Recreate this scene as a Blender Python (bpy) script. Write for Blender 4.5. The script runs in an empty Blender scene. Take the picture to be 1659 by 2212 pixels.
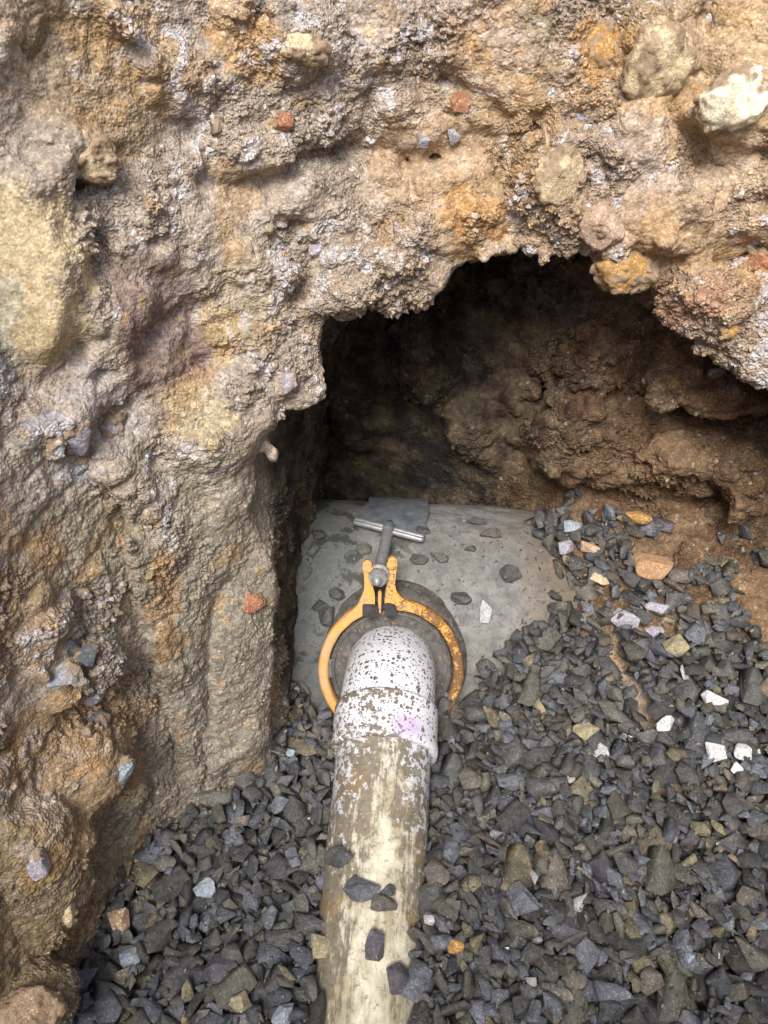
import bpy, bmesh, math, random
import numpy as np
from mathutils import Vector, Matrix, Quaternion
from mathutils.bvhtree import BVHTree

S = bpy.context.scene
COL = S.collection
# ------------------------------------------------------------------ camera, sky, sun, exposure
PITCH = math.radians(52.0)
CH = 1.31
FPX = 1720.0                      # focal length for a picture 1659 wide
cam = bpy.data.cameras.new('camera')
cam.sensor_fit = 'HORIZONTAL'
cam.angle = 2 * math.atan(829.5 / FPX)
cam.clip_start = 0.02
cam.clip_end = 200
camo = bpy.data.objects.new('camera', cam)
COL.objects.link(camo)
camo.location = (0, 0, CH)
camo.rotation_euler = (math.radians(90) - PITCH, 0, 0)
S.camera = camo

SUN_EL, SUN_AZ = math.radians(64), math.radians(196)      # azimuth from +Y clockwise: behind the camera, a little right
w = bpy.data.worlds.new('World'); S.world = w; w.use_nodes = True
nt = w.node_tree
bg = nt.nodes['Background']
sky = nt.nodes.new('ShaderNodeTexSky'); sky.sky_type = 'NISHITA'; sky.sun_disc = False
sky.sun_elevation = SUN_EL; sky.sun_rotation = SUN_AZ
sky.dust_density = 4.0; sky.ozone_density = 0.6
nt.links.new(sky.outputs[0], bg.inputs[0]); bg.inputs[1].default_value = 0.13
sl = bpy.data.lights.new('sun', 'SUN'); sl.energy = 2.2; sl.angle = math.radians(24); sl.color = (1, .97, .94)
so = bpy.data.objects.new('sun', sl); COL.objects.link(so)
sd = Vector((math.sin(SUN_AZ) * math.cos(SUN_EL), math.cos(SUN_AZ) * math.cos(SUN_EL), math.sin(SUN_EL)))
so.rotation_euler = sd.to_track_quat('Z', 'Y').to_euler()
so.location = sd * 5
S.view_settings.view_transform = 'Standard'; S.view_settings.look = 'None'
S.view_settings.exposure = 0.78; S.view_settings.gamma = 1.0
S.render.resolution_x = 768; S.render.resolution_y = 1024
try:
    S.cycles.max_bounces = 5; S.cycles.diffuse_bounces = 4
except Exception: pass

CF = np.array([0, math.cos(PITCH), -math.sin(PITCH)])
CU = np.array([0, math.sin(PITCH), math.cos(PITCH)])
CR = np.array([1., 0, 0])
def ray(px, py):                  # direction with unit depth along the view axis
    return CF + CR * ((px - 829.5) / FPX) - CU * ((py - 1106) / FPX)
def at_z(px, py, z):
    d = ray(px, py); t = (z - CH) / d[2]; return np.array([0, 0, CH]) + d * t
def at_t(px, py, t):
    return np.array([0, 0, CH]) + ray(px, py) * t

# ------------------------------------------------------------------ numpy noise
rs = np.random.RandomState(7)
T = 64
TAB = rs.rand(T, T, T).astype(np.float32) * 2 - 1
JIT = rs.rand(T, T, T, 4).astype(np.float32)
def vnoise(p, s, off=0.0):
    q = (p / s + off + 1000).astype(np.float32)
    i = np.floor(q).astype(np.int32); f = q - i
    f = f * f * (3 - 2 * f)
    i0 = i & (T - 1); i1 = (i + 1) & (T - 1)
    x0, y0, z0 = i0[..., 0], i0[..., 1], i0[..., 2]; x1, y1, z1 = i1[..., 0], i1[..., 1], i1[..., 2]
    fx, fy, fz = f[..., 0], f[..., 1], f[..., 2]
    a = TAB[x0, y0, z0] * (1 - fx) + TAB[x1, y0, z0] * fx
    b = TAB[x0, y1, z0] * (1 - fx) + TAB[x1, y1, z0] * fx
    c = TAB[x0, y0, z1] * (1 - fx) + TAB[x1, y0, z1] * fx
    d = TAB[x0, y1, z1] * (1 - fx) + TAB[x1, y1, z1] * fx
    return (a * (1 - fy) + b * fy) * (1 - fz) + (c * (1 - fy) + d * fy) * fz
ROT = np.array(Matrix.Rotation(.7, 3, Vector((1, 2, .5)).normalized()), dtype=np.float32)
def fbm(p, s, o=3, g=.5, off=0.):
    r = 0; a = 1
    p = p.astype(np.float32)
    for k in range(o):
        r = r + a * vnoise(p, s, off + k * 7.3); a *= g; s *= .5; p = p @ ROT
    return r
def crumbs(p, s, off=0.0, lo=.25, hi=.62, tone=False):       # rounded granules, height in metres
    q = (p / s + off + 1000).astype(np.float32)
    b = np.floor(q - .5).astype(np.int32)
    best = np.zeros(len(p), np.float32); tn = np.full(len(p), .5, np.float32)
    for dx in (0, 1):
        for dy in (0, 1):
            for dz in (0, 1):
                c = b + np.array([dx, dy, dz], np.int32); m = c & (T - 1)
                j = JIT[m[:, 0], m[:, 1], m[:, 2]]
                ce = c + .5 + (j[:, :3] - .5) * .6
                r = lo + (hi - lo) * j[:, 3]
                d2 = ((q - ce) ** 2).sum(1)
                hh = np.sqrt(np.maximum(r * r - d2, 0))
                if tone: tn = np.where(hh > best, j[:, 0], tn)
                best = np.maximum(best, hh)
    if tone: return best * s, tn
    return best * s
RL = [np.array(Matrix.Rotation(a, 3, Vector(v).normalized()), dtype=np.float32) for a, v in ((.5, (1, 2, 3)), (1.3, (3, -1, 1)), (2.1, (-1, 1, 2)), (.9, (0, 1, -2)))]
def clods(p, s, off=0.0, cap=.10, lo=.30, hi=.62):       # angular lumps with flat faces and gaps between them
    q = (p / s + off + 1000).astype(np.float32)
    b = np.floor(q - .5).astype(np.int32)
    best = np.full(len(p), -.3, np.float32)
    for dx in (0, 1):
        for dy in (0, 1):
            for dz in (0, 1):
                c = b + np.array([dx, dy, dz], np.int32); m = c & (T - 1)
                j = JIT[m[:, 0], m[:, 1], m[:, 2]]
                dd = q - (c + .5 + (j[:, :3] - .5) * .55)
                r = lo + (hi - lo) * j[:, 3]
                k = (j[:, 0] * 3.99).astype(np.int8)
                mm = np.zeros(len(p), np.float32)
                for i in range(4):
                    w_ = k == i
                    if w_.any():
                        a = np.abs(dd[w_] @ RL[i]); mm[w_] = ((a ** 8).sum(1)) ** .125
                best = np.maximum(best, np.minimum(r - mm, cap * (.4 + 1.2 * j[:, 1])))
    return np.clip(best, -.08, 1) * s
def sstep(a, b, x):
    t = np.clip((x - a) / (b - a), 0, 1); return t * t * (3 - 2 * t)

# ------------------------------------------------------------------ object helpers
def tag(o, label=None, cat=None, group=None, kind=None):
    if label: o['label'] = label
    if cat: o['category'] = cat
    if group: o['group'] = group
    if kind: o['kind'] = kind
    return o
def empty(name, loc=(0, 0, 0)):
    o = bpy.data.objects.new(name, None); COL.objects.link(o); o.location = loc; o.empty_display_size = .02
    return o
def link_mesh(name, me, mats=(), parent=None, smooth=False):
    for m in mats: me.materials.append(m)
    o = bpy.data.objects.new(name, me); COL.objects.link(o)
    if parent: o.parent = parent
    if smooth: me.polygons.foreach_set('use_smooth', np.ones(len(me.polygons), bool))
    return o
def from_bm(name, bm, mats=(), parent=None, smooth=False):
    me = bpy.data.meshes.new(name); bm.to_mesh(me); bm.free()
    return link_mesh(name, me, mats, parent, smooth)
def np_mesh(name, v, quads):
    me = bpy.data.meshes.new(name)
    me.vertices.add(len(v)); me.vertices.foreach_set('co', v.astype(np.float32).ravel())
    n = quads.shape[1]
    me.loops.add(len(quads) * n); me.loops.foreach_set('vertex_index', quads.astype(np.int32).ravel())
    me.polygons.add(len(quads))
    me.polygons.foreach_set('loop_start', np.arange(0, len(quads) * n, n, dtype=np.int32))
    me.update(calc_edges=True); me.validate()
    return me

# ------------------------------------------------------------------ node helpers
class M:
    def __init__(s, name):
        s.m = bpy.data.materials.new(name); s.m.use_nodes = True
        s.n = s.m.node_tree.nodes; s.l = s.m.node_tree.links
        s.b = s.n['Principled BSDF']; s.out = s.n['Material Output']
        s.b.inputs['Roughness'].default_value = .85
        s.b.inputs['Specular IOR Level'].default_value = .3
        s.tc = s.n.new('ShaderNodeTexCoord')
    def co(s, which='Object', scale=(1, 1, 1), loc=(0, 0, 0)):
        mp = s.n.new('ShaderNodeMapping'); s.l.new(s.tc.outputs[which], mp.inputs[0])
        mp.inputs['Scale'].default_value = scale; mp.inputs['Location'].default_value = loc
        return mp.outputs[0]
    def noise(s, vec, scale, detail=4, rough=.6, dist=0):
        t = s.n.new('ShaderNodeTexNoise'); s.l.new(vec, t.inputs[0])
        t.inputs['Scale'].default_value = scale; t.inputs['Detail'].default_value = detail
        t.inputs['Roughness'].default_value = rough; t.inputs['Distortion'].default_value = dist
        return t.outputs['Fac']
    def vor(s, vec, scale, feature='F1', out='Distance'):
        t = s.n.new('ShaderNodeTexVoronoi'); s.l.new(vec, t.inputs[0]); t.feature = feature
        t.inputs['Scale'].default_value = scale
        return t.outputs[out]
    def ramp(s, fac, stops):
        r = s.n.new('ShaderNodeValToRGB'); s.l.new(fac, r.inputs[0])
        e = r.color_ramp.elements
        while len(e) < len(stops): e.new(.5)
        for q, (p, c) in zip(e, stops):
            q.position = p; q.color = (c, c, c, 1) if isinstance(c, (int, float)) else (*c, 1)
        return r.outputs[0]
    def mix(s, fac, a, b, mode='MIX'):
        x = s.n.new('ShaderNodeMix'); x.data_type = 'RGBA'; x.blend_type = mode
        for sock, v in ((x.inputs[0], fac), (x.inputs[6], a), (x.inputs[7], b)):
            if isinstance(v, (int, float)): sock.default_value = v
            elif isinstance(v, tuple): sock.default_value = (*v, 1)
            else: s.l.new(v, sock)
        return x.outputs[2]
    def math(s, op, a, b=0.):
        x = s.n.new('ShaderNodeMath'); x.operation = op
        for sock, v in ((x.inputs[0], a), (x.inputs[1], b)):
            if isinstance(v, (int, float)): sock.default_value = v
            else: s.l.new(v, sock)
        return x.outputs[0]
    def sep(s, vec):
        x = s.n.new('ShaderNodeSeparateXYZ'); s.l.new(vec, x.inputs[0]); return x.outputs
    def bump(s, h, dist=.002, strength=1.0, prev=None):
        x = s.n.new('ShaderNodeBump'); s.l.new(h, x.inputs['Height'])
        x.inputs['Distance'].default_value = dist; x.inputs['Strength'].default_value = strength
        if prev is not None: s.l.new(prev, x.inputs['Normal'])
        return x.outputs[0]
    def done(s, col=None, normal=None, rough=None, metal=None):
        for key, v in (('Base Color', col), ('Normal', normal), ('Roughness', rough), ('Metallic', metal)):
            if v is None: continue
            if isinstance(v, (int, float)): s.b.inputs[key].default_value = v
            elif isinstance(v, tuple): s.b.inputs[key].default_value = (*v, 1)
            else: s.l.new(v, s.b.inputs[key])
        return s.m

# ------------------------------------------------------------------ layout numbers
PR = .08                                    # drain pipe radius
YAW = math.radians(4.0)
PDIR = np.array([math.sin(YAW), math.cos(YAW), 0])
PA = np.array([.0, .50, .03])               # a point on the pipe axis, at the coupling
MR = .275                                   # big pipe
MC = np.array([0, .892, -.242])
SAD_C = np.array([0.013, .672, -.022])      # saddle disc centre
SAD_N = np.array([0, -.7071, .7071])

# ------------------------------------------------------------------ terrain as a solid field
Bx = [(-1.4, -.9), (-.80, -.45), (-.60, -.28), (-.50, -.12), (-.465, .02), (-.435, .16), (-.40, .28), (-.35, .37), (-.25, .46), (-.17, .53), (-.05, .60), (.1, .63),
      (.3, .63), (.5, .60), (.7, .52), (1.0, .35), (1.4, .1)]
bxs, bys = np.array(Bx).T
def wall_y(x, z):
    return np.interp(x, bxs, bys) + .5 * z
def at_wall(px, py):
    d = ray(px, py); t = .8
    for k in range(40):
        p = np.array([0, 0, CH]) + d * t
        t += (wall_y(p[0], p[2]) - p[1]) * .5
    return np.array([0, 0, CH]) + d * t

CAVE = [(600, 1700), (570, 1560), (556, 1430), (550, 1250), (542, 1120), (536, 1000), (570, 945), (590, 885), (648, 862), (664, 795), (712, 715),
        (790, 655), (850, 652), (915, 635), (960, 592), (1020, 570), (1080, 557), (1150, 552), (1230, 564), (1300, 600), (1345, 625),
        (1420, 622), (1440, 690), (1500, 730), (1560, 735), (1610, 800), (1700, 870), (1800, 930), (2100, 1000), (2100, 1700)]
cw = np.array([at_wall(*p) for p in CAVE])
cpoly = cw[:, [0, 2]]
cpoly[0, 1] = cpoly[-1, 1] = -.6
cpoly[0, 0] = -.17
def poly_sd(x, z, P):
    d = np.full(x.shape, 1e9, np.float32); s = np.ones(x.shape, np.float32)
    n = len(P)
    for i in range(n):
        a = P[i]; b = P[i - 1]
        ex, ez = b - a
        wx, wz = x - a[0], z - a[1]
        t = np.clip((wx * ex + wz * ez) / (ex * ex + ez * ez + 1e-12), 0, 1)
        d = np.minimum(d, (wx - ex * t) ** 2 + (wz - ez * t) ** 2)
        c1 = z >= a[1]; c2 = z < b[1]; c3 = ex * wz > ez * wx
        flip = (c1 & c2 & c3) | (~c1 & ~c2 & ~c3)
        s = np.where(flip, -s, s)
    return s * np.sqrt(d)

def lerp2(pts, x, y, power=2.5, r0=.03):        # inverse-distance interpolation of (x, y, value)
    num = 0; den = 0
    for a, b, v in pts:
        wgt = 1 / ((x - a) ** 2 + (y - b) ** 2 + r0 * r0) ** (power / 2)
        num = num + wgt * v; den = den + wgt
    return num / den
# gravel surface level, world x, y, z
GPTS = [(.27, .79, .0), (.345, .88, .05), (.355, .95, .055), (.17, .74, -.03), (.21, .84, -.02), (.26, .9, .0), (.26, .98, -.01), (.14, .60, -.10), (.155, .66, -.075), (.13, .54, -.07), (.16, .72, -.06), (.25, .6, -.005), (.25, .68, .0), (-.45, .05, .05), (-.35, .2, .03), (-.25, .3, .02), (-.10, .10, .108), (-.085, .2, .075), (-.12, .3, .045), (-.16, .42, -.01), (-.13, .5, -.05), (-.14, .62, -.11),
        (.075, .12, .112), (.07, .2, .098), (.085, .26, .07), (.0, -.1, .10), (.12, .34, .04), (.13, .42, .01), (.22, .50, .0), (.15, .78, -.05), (.05, .8, -.08), (-.14, .8, -.2), (.20, .85, .0), (.21, .95, .01), (.3, .2, .03), (.5, .1, .04), (.6, .3, .03),
        (.35, .45, .01), (.3, .6, .02), (.55, .55, .03), (.7, .5, .05), (.27, .73, .025), (.4, .75, .05), (.6, .75, .06),
        (.75, .8, .09), (.45, .95, .07), (.33, .8, .04), (.365, .86, .06), (.37, .92, .065), (.40, .9, .075), (.65, .9, .08), (.37, 1.0, .06), (.42, 1.05, .08)]
def gravel_z(x, y): return lerp2(GPTS, x, y)
def floor_z(x, y):
    g = gravel_z(x, y)
    thick = .045 - .043 * sstep(.66, .80, y + .12 * (x - .4)) * sstep(.28, .38, x)
    z = g - thick
    # trench round the big pipe, left and middle
    z = z - .24 * sstep(.70, .90, y) * (1 - sstep(.27, .34, x))
    return z

def smax(a, b, k):
    h = np.clip(.5 + .5 * (a - b) / k, 0, 1); return b * (1 - h) + a * h + k * h * (1 - h)
def smin(a, b, k): return -smax(-a, -b, k)

VX = .0085
X0, X1, Y0, Y1, Z0, Z1 = -.92, .98, -.22, 1.55, -.36, 1.42
gx = np.arange(X0, X1, VX, dtype=np.float32); gy = np.arange(Y0, Y1, VX, dtype=np.float32); gz = np.arange(Z0, Z1, VX, dtype=np.float32)

# lumps (+) and hollows (-) of the bank: photo pixel, radius across, radius down, depth radius, offset out of the wall, sign
BL = [
 # big knobs and ledges
 (60, 60, 90, 90, .05, .01, 1), (200, 170, 150, 120, .05, .0, 1), (130, 330, 100, 80, .045, .01, 1), (60, 470, 100, 130, .05, -.01, 1),
 (380, 150, 120, 100, .05, -.02, 1), (640, 90, 90, 60, .05, .01, 1), (1080, 110, 150, 120, .06, .005, 1), (1430, 130, 120, 120, .06, .01, 1),
 (1590, 220, 110, 80, .06, .01, 1), (1200, 360, 110, 90, .055, .01, 1), (620, 420, 150, 130, .06, .0, 1), (560, 600, 110, 160, .05, .0, 1),
 (300, 560, 100, 100, .05, .0, 1), (870, 570, 110, 80, .05, .005, 1), (960, 470, 130, 80, .055, .005, 1), (740, 620, 70, 70, .045, .01, 1),
 (600, 755, 74, 100, .05, .0, 1), (520, 870, 80, 100, .05, .008, 1), (455, 960, 95, 60, .04, .005, 1), (1000, 380, 120, 60, .05, .0, 1),
 (1500, 480, 180, 90, .06, .0, 1), (1360, 580, 80, 60, .05, .01, 1), (1560, 660, 120, 70, .06, .01, 1), (1420, 330, 120, 70, .05, .0, 1),
 (1290, 480, 80, 70, .045, .0, 1), (230, 700, 60, 120, .045, .0, 1), (100, 900, 120, 80, .05, .0, 1), (230, 1000, 110, 70, .045, .005, 1),
 (470, 1080, 110, 90, .04, .0, 1), (130, 1180, 110, 110, .04, .0, 1), (310, 1080, 60, 60, .04, .005, 1), (260, 1250, 100, 80, .04, .0, 1),
 (500, 1250, 90, 160, .04, .0, 1), (350, 1420, 100, 90, .04, .005, 1), (70, 1400, 90, 110, .05, .02, 1), (180, 1480, 60, 40, .035, .02, 1),
 (500, 1480, 110, 110, .04, .0, 1), (420, 1620, 120, 100, .04, .0, 1), (250, 1720, 60, 90, .03, .0, 1), (530, 1640, 70, 80, .04, .0, 1),
 (110, 1480, 130, 55, .05, .035, 1), (120, 1720, 130, 100, .05, .02, 1), (60, 1900, 110, 180, .05, .04, 1), (190, 1650, 100, 80, .04, .02, 1), (30, 2180, 110, 70, .05, .09, 1),
 # hollows
 (586, 978, 26, 30, .04, .04, -1),
 (90, 130, 35, 55, .05, .03, -1), (190, 560, 35, 60, .05, .03, -1), (340, 720, 50, 200, .05, .035, -1), (720, 500, 70, 26, .04, .02, -1),
 (1150, 250, 120, 20, .05, .025, -1), (900, 200, 120, 30, .05, .025, -1), (1280, 190, 60, 40, .05, .03, -1),
 (1500, 160, 25, 90, .05, .03, -1), (350, 830, 30, 60, .04, .03, -1), (360, 1300, 14, 130, .03, .012, -1),
 (380, 1180, 14, 130, .03, .012, -1), (440, 1150, 12, 160, .02, .008, -1), (70, 1572, 130, 30, .06, .05, -1), (110, 1640, 70, 50, .05, .04, -1), (280, 1860, 25, 110, .04, .03, -1),
 (20, 1100, 40, 130, .06, .04, -1), (170, 1250, 20, 160, .04, .03, -1), (1560, 580, 110, 16, .04, .02, -1),
 (1500, 870, 140, 20, .05, .03, -1), (200, 400, 60, 25, .05, .03, -1), (420, 260, 70, 25, .05, .03, -1),
 (560, 260, 60, 18, .04, .025, -1), (760, 330, 120, 16, .04, .02, -1), (480, 400, 70, 20, .04, .025, -1),
]
def raw_field(p):
    """negative in air, positive in soil; p (N,3)"""
    x, y, z = p[:, 0], p[:, 1], p[:, 2]
    wy = wall_y(x, z)
    trench = np.maximum((y - wy) * .88, -3)                       # negative: in front of the wall
    cav = poly_sd(x, z, cpoly)
    dep = y - wy
    cav = cav + .14 * np.clip(dep, 0, 1) * sstep(-.5, .3, z) + .35 * np.clip(dep - .12, 0, 1) * sstep(.1, .5, z)
    yb = smin(1.30 + .06 * z + .0 * x, 1.04 - .477 * (x - .40) + .24 * (z - .05), .08)
    cav = smax(smax(cav, y - yb, .05), -(dep + .08), .02)
    air = smin(trench, cav, .012)
    fl = (floor_z(x, y) - z) * .95
    air = smax(air, fl, .02)
    return air
def field(p):
    d = raw_field(p)
    for (px, py, rx, ry, rd, off, sg), (c, sx, sy) in zip(BL, BLC):
        q = p - c
        m = (np.abs(q) < .30).all(1)
        if not m.any(): continue
        q = q[m]
        u = q[:, 0] / sx; v = (q @ CU_w) / sy; wv = (q @ NW) / rd
        r = np.sqrt(u * u + v * v + wv * wv)
        e = (r - 1) * min(sx, sy, rd)
        if sg > 0: d[m] = smax(d[m], -e, .012)
        else: d[m] = smin(d[m], e, .015)
    for c, sx, sy, nn_, off in FLAT:                       # faces the digger bucket has cut flat
        q = p - c
        m = (np.abs(q) < .30).all(1)
        if not m.any(): continue
        q = q[m]; r = np.sqrt((q[:, 0] / sx) ** 2 + ((q @ CU) / sy) ** 2 + ((q @ CF) / .16) ** 2) + vnoise((q + c).astype(np.float32), .05, 44.) * .16
        k = 1 - sstep(.78, 1.0, r)
        d[m] = d[m] * (1 - k) + (q @ nn_ + off) * k
    inside_cave = sstep(.0, .15, p[:, 1] - wall_y(p[:, 0], p[:, 2]))
    wfl = 1 - .8 * (1 - sstep(-.02, .06, p[:, 2] - gravel_z(p[:, 0], p[:, 1])))
    wfl = np.maximum(wfl, .55 * sstep(.70, .8, p[:, 1]) * sstep(.18, .28, p[:, 0]))
    for c, sx, sy, am in SLAB:
        q = p - c
        m = (np.abs(q) < .28).all(1)
        if not m.any(): continue
        q = q[m]; r = np.sqrt((q[:, 0] / sx) ** 2 + ((q @ CU) / sy) ** 2 + ((q @ CF) / .22) ** 2)
        wfl[m] *= 1 - am * (1 - sstep(.75, 1.05, r))
    wv = (p + np.stack([vnoise(p, .06, 50.), vnoise(p, .06, 53.), vnoise(p, .06, 57.)], 1) * .014).astype(np.float32)
    n = fbm(p, .15, 2) * .014 + clods(wv * np.array([.85, 1, 1.2], np.float32), .115, 2., .20) * .62 + clods(wv, .058, 8.37, .20) * .80 + clods(p, .034, 13.1, .22) * .45 + fbm(p * np.array([.7, 1, 1.6], np.float32), .03, 2, .55, 9.) * .004 - .008
    mid_c = inside_cave * (1 - sstep(.12, .30, p[:, 0]))
    pil = (1 - sstep(-.20, -.12, p[:, 0])) * (1 - sstep(.35, .6, p[:, 2])) * sstep(.0, .08, p[:, 2]) * (1 - inside_cave)
    gv = p * np.array([1, .10, .10], np.float32)
    gr = -(1 - np.abs(vnoise(gv, .060, 81.))) ** 6 * .022 + vnoise(gv, .026, 85.) * .004 + .004
    return d + n * wfl * (1 - .55 * mid_c) * (1 - .66 * pil) + gr * pil
# wall frame: slope direction and outward normal of the sloping face
NW = np.array([.25, -.86, .43]); NW /= np.linalg.norm(NW)
CU_w = np.array([0, .447, .894])
BLC = []
SLAB = []
FLAT = []
for (px, py, rx, ry, off, tx) in ((50, 590, 104, 215, .02, 0.), (200, 175, 120, 120, .004, .0), (1080, 110, 110, 95, .012, .0), (500, 1330, 105, 260, .004, 0.), (140, 1140, 110, 120, .0, 0.), (420, 1580, 120, 130, .0, 0.)):
    c = at_wall(px, py); t = (c - np.array([0, 0, CH])) @ CF
    g_x = (wall_y(c[0] + .06, c[2]) - wall_y(c[0] - .06, c[2])) / .12
    n_ = np.array([-g_x, 1., -.5]); n_ /= np.linalg.norm(n_)
    if px == 50: n_ = np.array([-.22, .86, -.46]); n_ /= np.linalg.norm(n_)
    FLAT.append((c, rx / FPX * t, ry / FPX * t, n_, off))
for (px, py, rx, ry, am) in ((200, 170, 120, 130, .75), (50, 590, 108, 215, .95), (110, 740, 60, 60, .8), (1080, 110, 110, 100, .7), (90, 1060, 70, 80, .6), (180, 1180, 90, 100, .7), (480, 1120, 100, 130, .6), (470, 1330, 100, 170, .65), (480, 1560, 110, 120, .6), (565, 1250, 60, 330, .75)):
    c = at_wall(px, py); t = (c - np.array([0, 0, CH])) @ CF; SLAB.append((c, rx / FPX * t, ry / FPX * t, am))
for (px, py, rx, ry, rd, off, sg) in BL:
    c = at_wall(px, py); t = (c - np.array([0, 0, CH])) @ CF
    lowl = 1. if (px < 600 and py > 1050 and sg > 0) else 0.
    BLC.append((c + NW * (off * (1 - .5 * lowl) - (rd * (.55 + .25 * lowl) if sg > 0 else -rd * .42)), rx / FPX * t, ry / FPX * t * 1.25))

def at_back(px, py):
    d = ray(px, py); t = 1.3
    for k in range(60):
        p = np.array([0, 0, CH]) + d * t
        yb = min(1.30 + .06 * p[2], 1.04 - .477 * (p[0] - .40) + .24 * (p[2] - .05))
        t += (yb - p[1]) * .5
    return np.array([0, 0, CH]) + d * t
for (px, py, rx, ry, rd, off, sg) in [
 (1340, 930, 170, 80, .06, .02, 1), (1540, 970, 130, 80, .06, .02, 1), (1230, 960, 70, 60, .05, .01, 1), (1600, 840, 130, 40, .07, .03, 1), (1480, 800, 90, 50, .06, .03, 1),
 (1330, 760, 110, 60, .06, .02, 1), (1640, 1000, 90, 90, .06, .02, 1), (960, 760, 120, 90, .06, .01, 1), (800, 850, 100, 120, .06, .0, 1), (1060, 900, 100, 70, .05, .0, 1),
 (1450, 1072, 130, 18, .06, .03, -1), (1620, 1120, 90, 34, .08, .03, -1), (1300, 1030, 90, 12, .05, .02, -1), (1560, 900, 120, 12, .06, .03, -1), (1180, 880, 18, 70, .05, .02, -1),
 (1400, 860, 120, 14, .05, .02, -1)]:
    c = at_back(px, py); t = (c - np.array([0, 0, CH])) @ CF
    BL.append((px, py, rx, ry, rd, off, sg))
    BLC.append((c + NW * (off - (rd * .55 if sg > 0 else -rd * .4)), rx / FPX * t, ry / FPX * t * 1.25))

def surface_nets(gx, gy, gz):
    nx, ny, nz = len(gx), len(gy), len(gz)
    F = np.empty((nx, ny, nz), np.float32)
    # coarse pass to find where the surface is
    k = 4
    cx, cy, cz = gx[::k], gy[::k], gz[::k]
    P = np.stack(np.meshgrid(cx, cy, cz, indexing='ij'), -1).reshape(-1, 3)
    R = raw_field(P).reshape(len(cx), len(cy), len(cz))
    rep = np.repeat(np.repeat(np.repeat(R, k, 0), k, 1), k, 2)[:nx, :ny, :nz]
    F[:] = rep
    near = np.abs(rep) < .15
    idx = np.argwhere(near)
    pts = np.stack([gx[idx[:, 0]], gy[idx[:, 1]], gz[idx[:, 2]]], 1)
    out = np.empty(len(pts), np.float32)
    for a in range(0, len(pts), 1500000):
        out[a:a + 1500000] = field(pts[a:a + 1500000])
    F[near] = out
    inside = F > 0
    c = [inside[i:nx - 1 + i, j:ny - 1 + j, l:nz - 1 + l] for i in (0, 1) for j in (0, 1) for l in (0, 1)]
    s = np.zeros((nx - 1, ny - 1, nz - 1), np.int8)
    for q in c: s += q
    act = (s > 0) & (s < 8)
    ai = np.argwhere(act); vid = np.full(act.shape, -1, np.int32); vid[act] = np.arange(len(ai))
    acc = np.zeros((len(ai), 3), np.float32); cnt = np.zeros(len(ai), np.float32)
    corners = [(i, j, l) for i in (0, 1) for j in (0, 1) for l in (0, 1)]
    for a in range(8):
        for b in range(a + 1, 8):
            da = np.array(corners[a]); db = np.array(corners[b])
            if np.abs(da - db).sum() != 1: continue
            fa = F[tuple((ai + da).T)]; fb = F[tuple((ai + db).T)]
            m = (fa > 0) != (fb > 0)
            t = np.where(m, fa / np.where(m, fa - fb, 1), 0)
            acc[m] += (da + (db - da) * t[:, None])[m]; cnt[m] += 1
    v = ai + acc / cnt[:, None]
    v = v * VX + np.array([gx[0], gy[0], gz[0]])
    quads = []
    ins = inside
    for ax in range(3):
        sl0 = [slice(None)] * 3; sl1 = [slice(None)] * 3
        sl0[ax] = slice(0, -1); sl1[ax] = slice(1, None)
        e = ins[tuple(sl0)] != ins[tuple(sl1)]
        ei = np.argwhere(e)
        o1, o2 = [q for q in range(3) if q != ax]
        lim = np.array([nx - 1, ny - 1, nz - 1])
        ok = (ei[:, o1] > 0) & (ei[:, o2] > 0) & (ei[:, o1] < lim[o1]) & (ei[:, o2] < lim[o2])
        ei = ei[ok]
        def g(a, b):
            q = ei.copy(); q[:, o1] -= a; q[:, o2] -= b; return vid[tuple(q.T)]
        qd = np.stack([g(1, 1), g(0, 1), g(0, 0), g(1, 0)], 1)
        fl = ins[tuple(ei.T)]
        if ax == 1: fl = ~fl
        qd[~fl] = qd[~fl][:, ::-1]
        quads.append(qd)
    q = np.concatenate(quads); q = q[(q >= 0).all(1)]
    return v, q

tv, tq = surface_nets(gx, gy, gz)
lab = np.arange(len(tv))                      # keep the bank itself, drop loose floating bits
for _ in range(400):
    old = lab.copy(); mf = lab[tq].min(1)
    for k_ in range(4): np.minimum.at(lab, tq[:, k_], mf)
    lab = lab[lab]
    if (lab == old).all(): break
cnt_ = np.bincount(lab, minlength=len(tv)); tq = tq[cnt_[lab[tq[:, 0]]] > 3000]
# drop faces on nothing that matters (well outside the view), split near / rest
def proj(p):
    q = p - np.array([0, 0, CH]); z = q @ CF
    return 829.5 + FPX * (q @ CR) / z, 1106 - FPX * (q @ CU) / z, z
fc = tv[tq].mean(1)
fpx, fpy, fz = proj(fc)
inview = (fz > .1) & (fpx > -330) & (fpx < 2000) & (fpy > -330) & (fpy < 2500)
allbvh = BVHTree.FromPolygons([Vector(a) for a in tv], [tuple(map(int, a)) for a in tq])
bare = (fc[:, 1] > .72) & (fc[:, 0] > .2)
wallish = (fc[:, 2] > gravel_z(fc[:, 0], fc[:, 1]) - .03) | bare
onscreen = inview & (fpx > -25) & (fpx < 1685) & (fpy > -25) & (fpy < 2240) & wallish
fine_mask = np.zeros(len(tq), bool)
eyes = [Vector((ex, ey, ez)) for ex, ey, ez in ((0, 0, CH), (-.22, 0, CH), (.22, 0, CH), (0, .05, CH + .15))]
for i in np.nonzero(onscreen)[0]:
    c = Vector(fc[i])
    for ey in eyes:
        d = ey - c; L = d.length; d /= L
        if allbvh.ray_cast(c + d * .02, d, L - .02)[0] is None:
            fine_mask[i] = True; break
def dilate(mask):
    vm = np.zeros(len(tv), bool); vm[tq[mask].ravel()] = True
    return vm[tq].any(1)
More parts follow.
